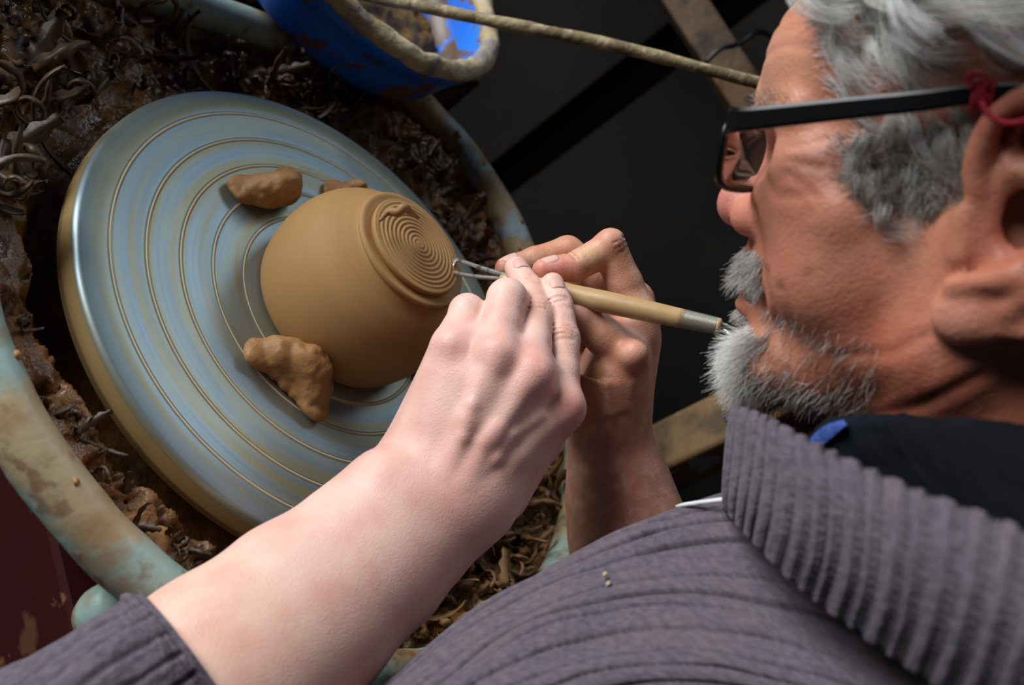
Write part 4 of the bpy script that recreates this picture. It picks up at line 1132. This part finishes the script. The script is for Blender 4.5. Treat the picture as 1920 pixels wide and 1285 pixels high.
G = G+nrm*((fbm(np.stack(np.broadcast_arrays(np.linspace(0, 4, 60)[:, None], np.linspace(0, 9, 140)[None], 1.0), -1), 3)-.5)*.006)[..., None]
V, F = thick_sheet(G, nrm, .002); o = mesh_obj('shirt_collar', V, F, M_shirt, person)
G = loft([PR((1514, 828, .374), (1530, 811, .368), (1552, 796, .361), (1582, 787, .354)), PR((1516, 838, .372), (1538, 822, .364), (1560, 805, .356), (1584, 792, .3505)), PR((1526, 850, .3695), (1548, 832, .361), (1568, 814, .354), (1586, 797, .349))], 16, 24)
nrm = grid_normals(G); nrm = nrm if np.einsum('ijk,ijk->ij', nrm, CAM-G).mean() > 0 else -nrm
V, F = thick_sheet(G, nrm, .001); o = mesh_obj('collar_band', V, F, M_shirt_blue, person); o['label'] = 'blue edge of the shirt collar'

# ------------------------------------------------------------------ hair, beard, brows
hN = vert_normals(hV, hQ); hmm = hV*1000

def hair_object(name, pts, tone, rad, mat, label=None):
    """pts (strands, n, 3) in head mm"""
    S, n, _ = pts.shape
    W = HOW+(pts.reshape(-1, 3)/1000)@HW.T-np.array(parent_loc(person))
    hc = bpy.data.hair_curves.new(name); hc.add_curves([n]*S)
    hc.attributes['position'].data.foreach_set('vector', W.astype(np.float32).ravel())
    ra = hc.attributes.get('radius') or hc.attributes.new('radius', 'FLOAT', 'POINT')
    ra.data.foreach_set('value', np.broadcast_to(rad*np.linspace(1, .35, n), (S, n)).astype(np.float32).ravel())
    ta = hc.attributes.new('tone', 'FLOAT', 'CURVE'); ta.data.foreach_set('value', np.asarray(tone, np.float32))
    hc.materials.append(mat)
    o = bpy.data.objects.new(name, hc); link(o, person)
    if label: o['label'] = label
    return o

hx = [-120, -60, -40, -15, 14, 40, 55, 62, 66, 75, 88, 98, 110]; hz = [-50, -46, -36, 44, -6, -10, 0, 16, 33, 50, 68, 82, 100]
def scalp_mask(P_):
    x, y, z = P_.T
    line = np.interp(x, hx, hz)
    ear = (x < 14) & (x > -42) & (z < 42) & (np.abs(y) > 66)
    return (z > line) & ~ear & ((np.abs(y) > 46) | (z > 62) | (x < 0))
def make_hair(nlock, per, seed):
    q = np.random.default_rng(seed); idx = np.where(scalp_mask(hmm))[0]
    vis = hmm[idx]; wgt = np.where((vis[:, 2] < 27) & (vis[:, 0] > 8), 1.3, 1)*np.where((vis[:, 1] > -30) & (vis[:, 0] > -45), 1.0, .35); wgt /= wgt.sum()
    roots = q.choice(idx, nlock, p=wgt); n = 16; s = np.linspace(0, 1, n)
    P_, T_ = [], []
    for r in roots:
        p = hmm[r]; nn = hN[r]; sg = 1 if p[1] >= 0 else -1
        side = np.clip((46-p[2])/30, 0, 1)                      # 0 on top, 1 on the side
        burn = p[2] < 27 and p[0] > 8
        if burn:
            L = q.uniform(9, 17); d0 = nn*.35+np.array([-.8, 0, -.45]); cr = q.uniform(2, 3.6); turns = q.uniform(.8, 1.4); tone = np.clip(q.normal(.24, .2), .02, 1)
        else:
            low = p[2] < 66 and abs(p[1]) > 48
            L = q.uniform(18, 36) if low else q.uniform(22, 38) if p[0] > 72 else q.uniform(45, 85); d0 = nn*q.uniform(.3, .6)+np.array([-.7, .35*sg*(1-side), .1-.35*side])+q.normal(0, .16, 3); d0 = nn*.25+np.array([-.85, 0, -.12])+q.normal(0, .14, 3) if low else d0; cr = q.uniform(3, 5.5) if low else q.uniform(5, 11); turns = q.uniform(.5, .95); tone = np.clip(q.normal(.62-.22*side, .22), .08, 1)
        d0 /= np.linalg.norm(d0)
        fall = np.array([-.35, .15*sg, -.9])
        path = p[None]+nn*0+np.outer(s, d0)*L+np.outer(s*s, fall)*L*q.uniform(.1, .35)
        e1 = np.cross(d0, nn); e1 /= np.linalg.norm(e1)+1e-9; e2 = np.cross(d0, e1); ph = q.uniform(0, 6.28)
        coil = (np.cos(s*turns*6.28+ph)-math.cos(ph))[:, None]*e1+(np.sin(s*turns*6.28+ph)-math.sin(ph))[:, None]*e2
        path = path+coil*cr*np.minimum(s*2.2, 1)[:, None]
        jit = q.normal(0, 1, (per, 3))*3.0; jit -= (jit@nn)[:, None]*nn*.7
        spread = (1-.55*np.sin(np.pi*np.clip(s*1.15, 0, 1)))[None, :, None]
        P_.append(path[None]*1.0+jit[:, None]*spread+q.normal(0, .35, (per, n, 3)).cumsum(1)*.22+nn*.3)
        T_.append(np.clip(tone+q.normal(0, .16, per), 0, 1))
    return np.concatenate(P_), np.concatenate(T_)
hp_, ht_ = make_hair(760, 46, 4)
# strands that would lie over the temple arm or the ear are combed away
ax_z = 15.5+(103-hp_[..., 0])*.22
over = (np.abs(hp_[..., 2]-ax_z) < 5) & (hp_[..., 1] > 73) & (hp_[..., 0] > -8)
over |= (hp_[..., 0] < 15) & (hp_[..., 0] > -40) & (hp_[..., 2] < 42) & (hp_[..., 2] > -60) & (np.abs(hp_[..., 1]) > 74)
ok = ~over.any(1); hp_, ht_ = hp_[ok], ht_[ok]
hair_object('hair', hp_, ht_, .00010, M_hair, 'wavy grey and white hair brushed back from the forehead')

def short_hair(mask, n, L, dirv, tone, seed, lift=.5, curl=.25):
    q = np.random.default_rng(seed); idx = np.where(mask(hmm))[0]; r = q.choice(idx, n); m = 7; s = np.linspace(0, 1, m)
    nn = hN[r]; d = nn*lift+np.asarray(dirv(hmm[r]))+q.normal(0, curl, (n, 3)); d /= np.linalg.norm(d, axis=1, keepdims=True)
    b = q.normal(0, .35, (n, 3))
    l = (L(hmm[r], q) if callable(L) else q.uniform(L[0], L[1], n))
    p = hmm[r]+q.normal(0, .5, (n, 3))
    pts = p[:, None]+s[None, :, None]*d[:, None]*l[:, None, None]+(s*s)[None, :, None]*b[:, None]*l[:, None, None]*.5
    return pts, np.clip(tone(hmm[r], q), 0, 1)
def noear(P_): return ~((P_[:, 0] < 14) & (np.abs(P_[:, 1]) > 66))
chin = lambda P_: (P_[:, 2] < -74) & (P_[:, 0] > 71) & (np.abs(P_[:, 1]) < 32) & (P_[:, 2] > -116)
under = lambda P_: (P_[:, 2] < -84) & (P_[:, 0] > 36) & (P_[:, 0] < 78) & (np.abs(P_[:, 1]) < 46) & (P_[:, 2] > -118)
must = lambda P_: (P_[:, 2] < -40) & (P_[:, 2] > -55) & (P_[:, 0] > 82) & (np.abs(P_[:, 1]) < 31)
cheek = lambda P_: (P_[:, 2] < -58-(P_[:, 0]-20)*.05) & (P_[:, 2] > -112) & (P_[:, 0] > 24) & (P_[:, 0] < 80) & (np.abs(P_[:, 1]) > 24) & noear(P_)
patch = lambda P_: (P_[:, 2] < -70) & (P_[:, 2] > -82) & (P_[:, 0] > 84) & (np.abs(P_[:, 1]) < 22)
sets = [short_hair(chin, 5200, (7, 14), lambda p: np.stack([.35+0*p[:, 0], 0*p[:, 0], -.85+0*p[:, 0]], 1), lambda p, q: .92-.05*np.clip(91-p[:, 0], 0, 40)+q.normal(0, .13, len(p)), 1),
        short_hair(under, 1300, (3, 7), lambda p: np.stack([.5+0*p[:, 0], 0*p[:, 0], -.9+0*p[:, 0]], 1), lambda p, q: .26+q.normal(0, .25, len(p)), 2, .12),
        short_hair(must, 2600, (5, 9), lambda p: np.stack([.1+0*p[:, 0], .3*np.sign(p[:, 1]), -1+0*p[:, 0]], 1), lambda p, q: .4+q.normal(0, .22, len(p)), 3),
        short_hair(patch, 500, (4, 7), lambda p: np.stack([.5+0*p[:, 0], 0*p[:, 0], -.8+0*p[:, 0]], 1), lambda p, q: .6+q.normal(0, .2, len(p)), 4),
        short_hair(cheek, 1100, (3, 8), lambda p: np.stack([.35+0*p[:, 0], 0*p[:, 0], -.95+0*p[:, 0]], 1), lambda p, q: .3+q.normal(0, .28, len(p)), 5, .10)]
hair_object('beard', np.concatenate([a for a, b in sets]), np.concatenate([b for a, b in sets]), .00011, M_beard, 'short beard and moustache, white on the chin and brown-grey on the jaw')
brow = lambda P_: (np.abs(P_[:, 2]-27) < 5) & (P_[:, 0] > 72) & (np.abs(P_[:, 1]) > 12) & (np.abs(P_[:, 1]) < 54)
b_ = short_hair(brow, 500, (3, 6), lambda p: np.stack([-.2+0*p[:, 0], .7*np.sign(p[:, 1]), .1+0*p[:, 0]], 1), lambda p, q: .5+q.normal(0, .25, len(p)), 6)
hair_object('eyebrows', b_[0], b_[1], .0001, M_beard)

# ------------------------------------------------------------------ small things on the sweater
for k, (px, py, d, lab) in enumerate(((1134, 1078, .3955, 'tiny yellow clay crumb on the sweater shoulder, the upper of two'), (1140, 1096, .392, 'tiny pale clay crumb on the sweater shoulder, the lower of two'))):
    c = P(px, py, d); S = SDF(c-.006, c+.006, .0005)
    S.ell(c, (.0013, .0010, .0009), .001); S.ell(c+np.array([.0008, .0004, .0003]), (.0008, .001, .0007), .001)
    v, f = S.mesh(1); o = mesh_obj('clay_crumb', v, f, M_dried, origin=c); tag(o, lab, 'clay crumb', 'clay crumbs on the sweater')
cp = catmull([P(1268, 950, .433), P(1290, 946, .424), P(1320, 942, .416), P(1352, 938, .408), P(1380, 936, .402)], 30)
v, f = tube(cp, np.interp(np.linspace(0, 1, 30), [0, .1, 1], [.0006, .0010, .0013]), 8); o = mesh_obj('white_cord', v, f, M_white, origin=cp[0]); tag(o, 'thin white cord lying along the top edge of the sweater by the collar', 'cord')
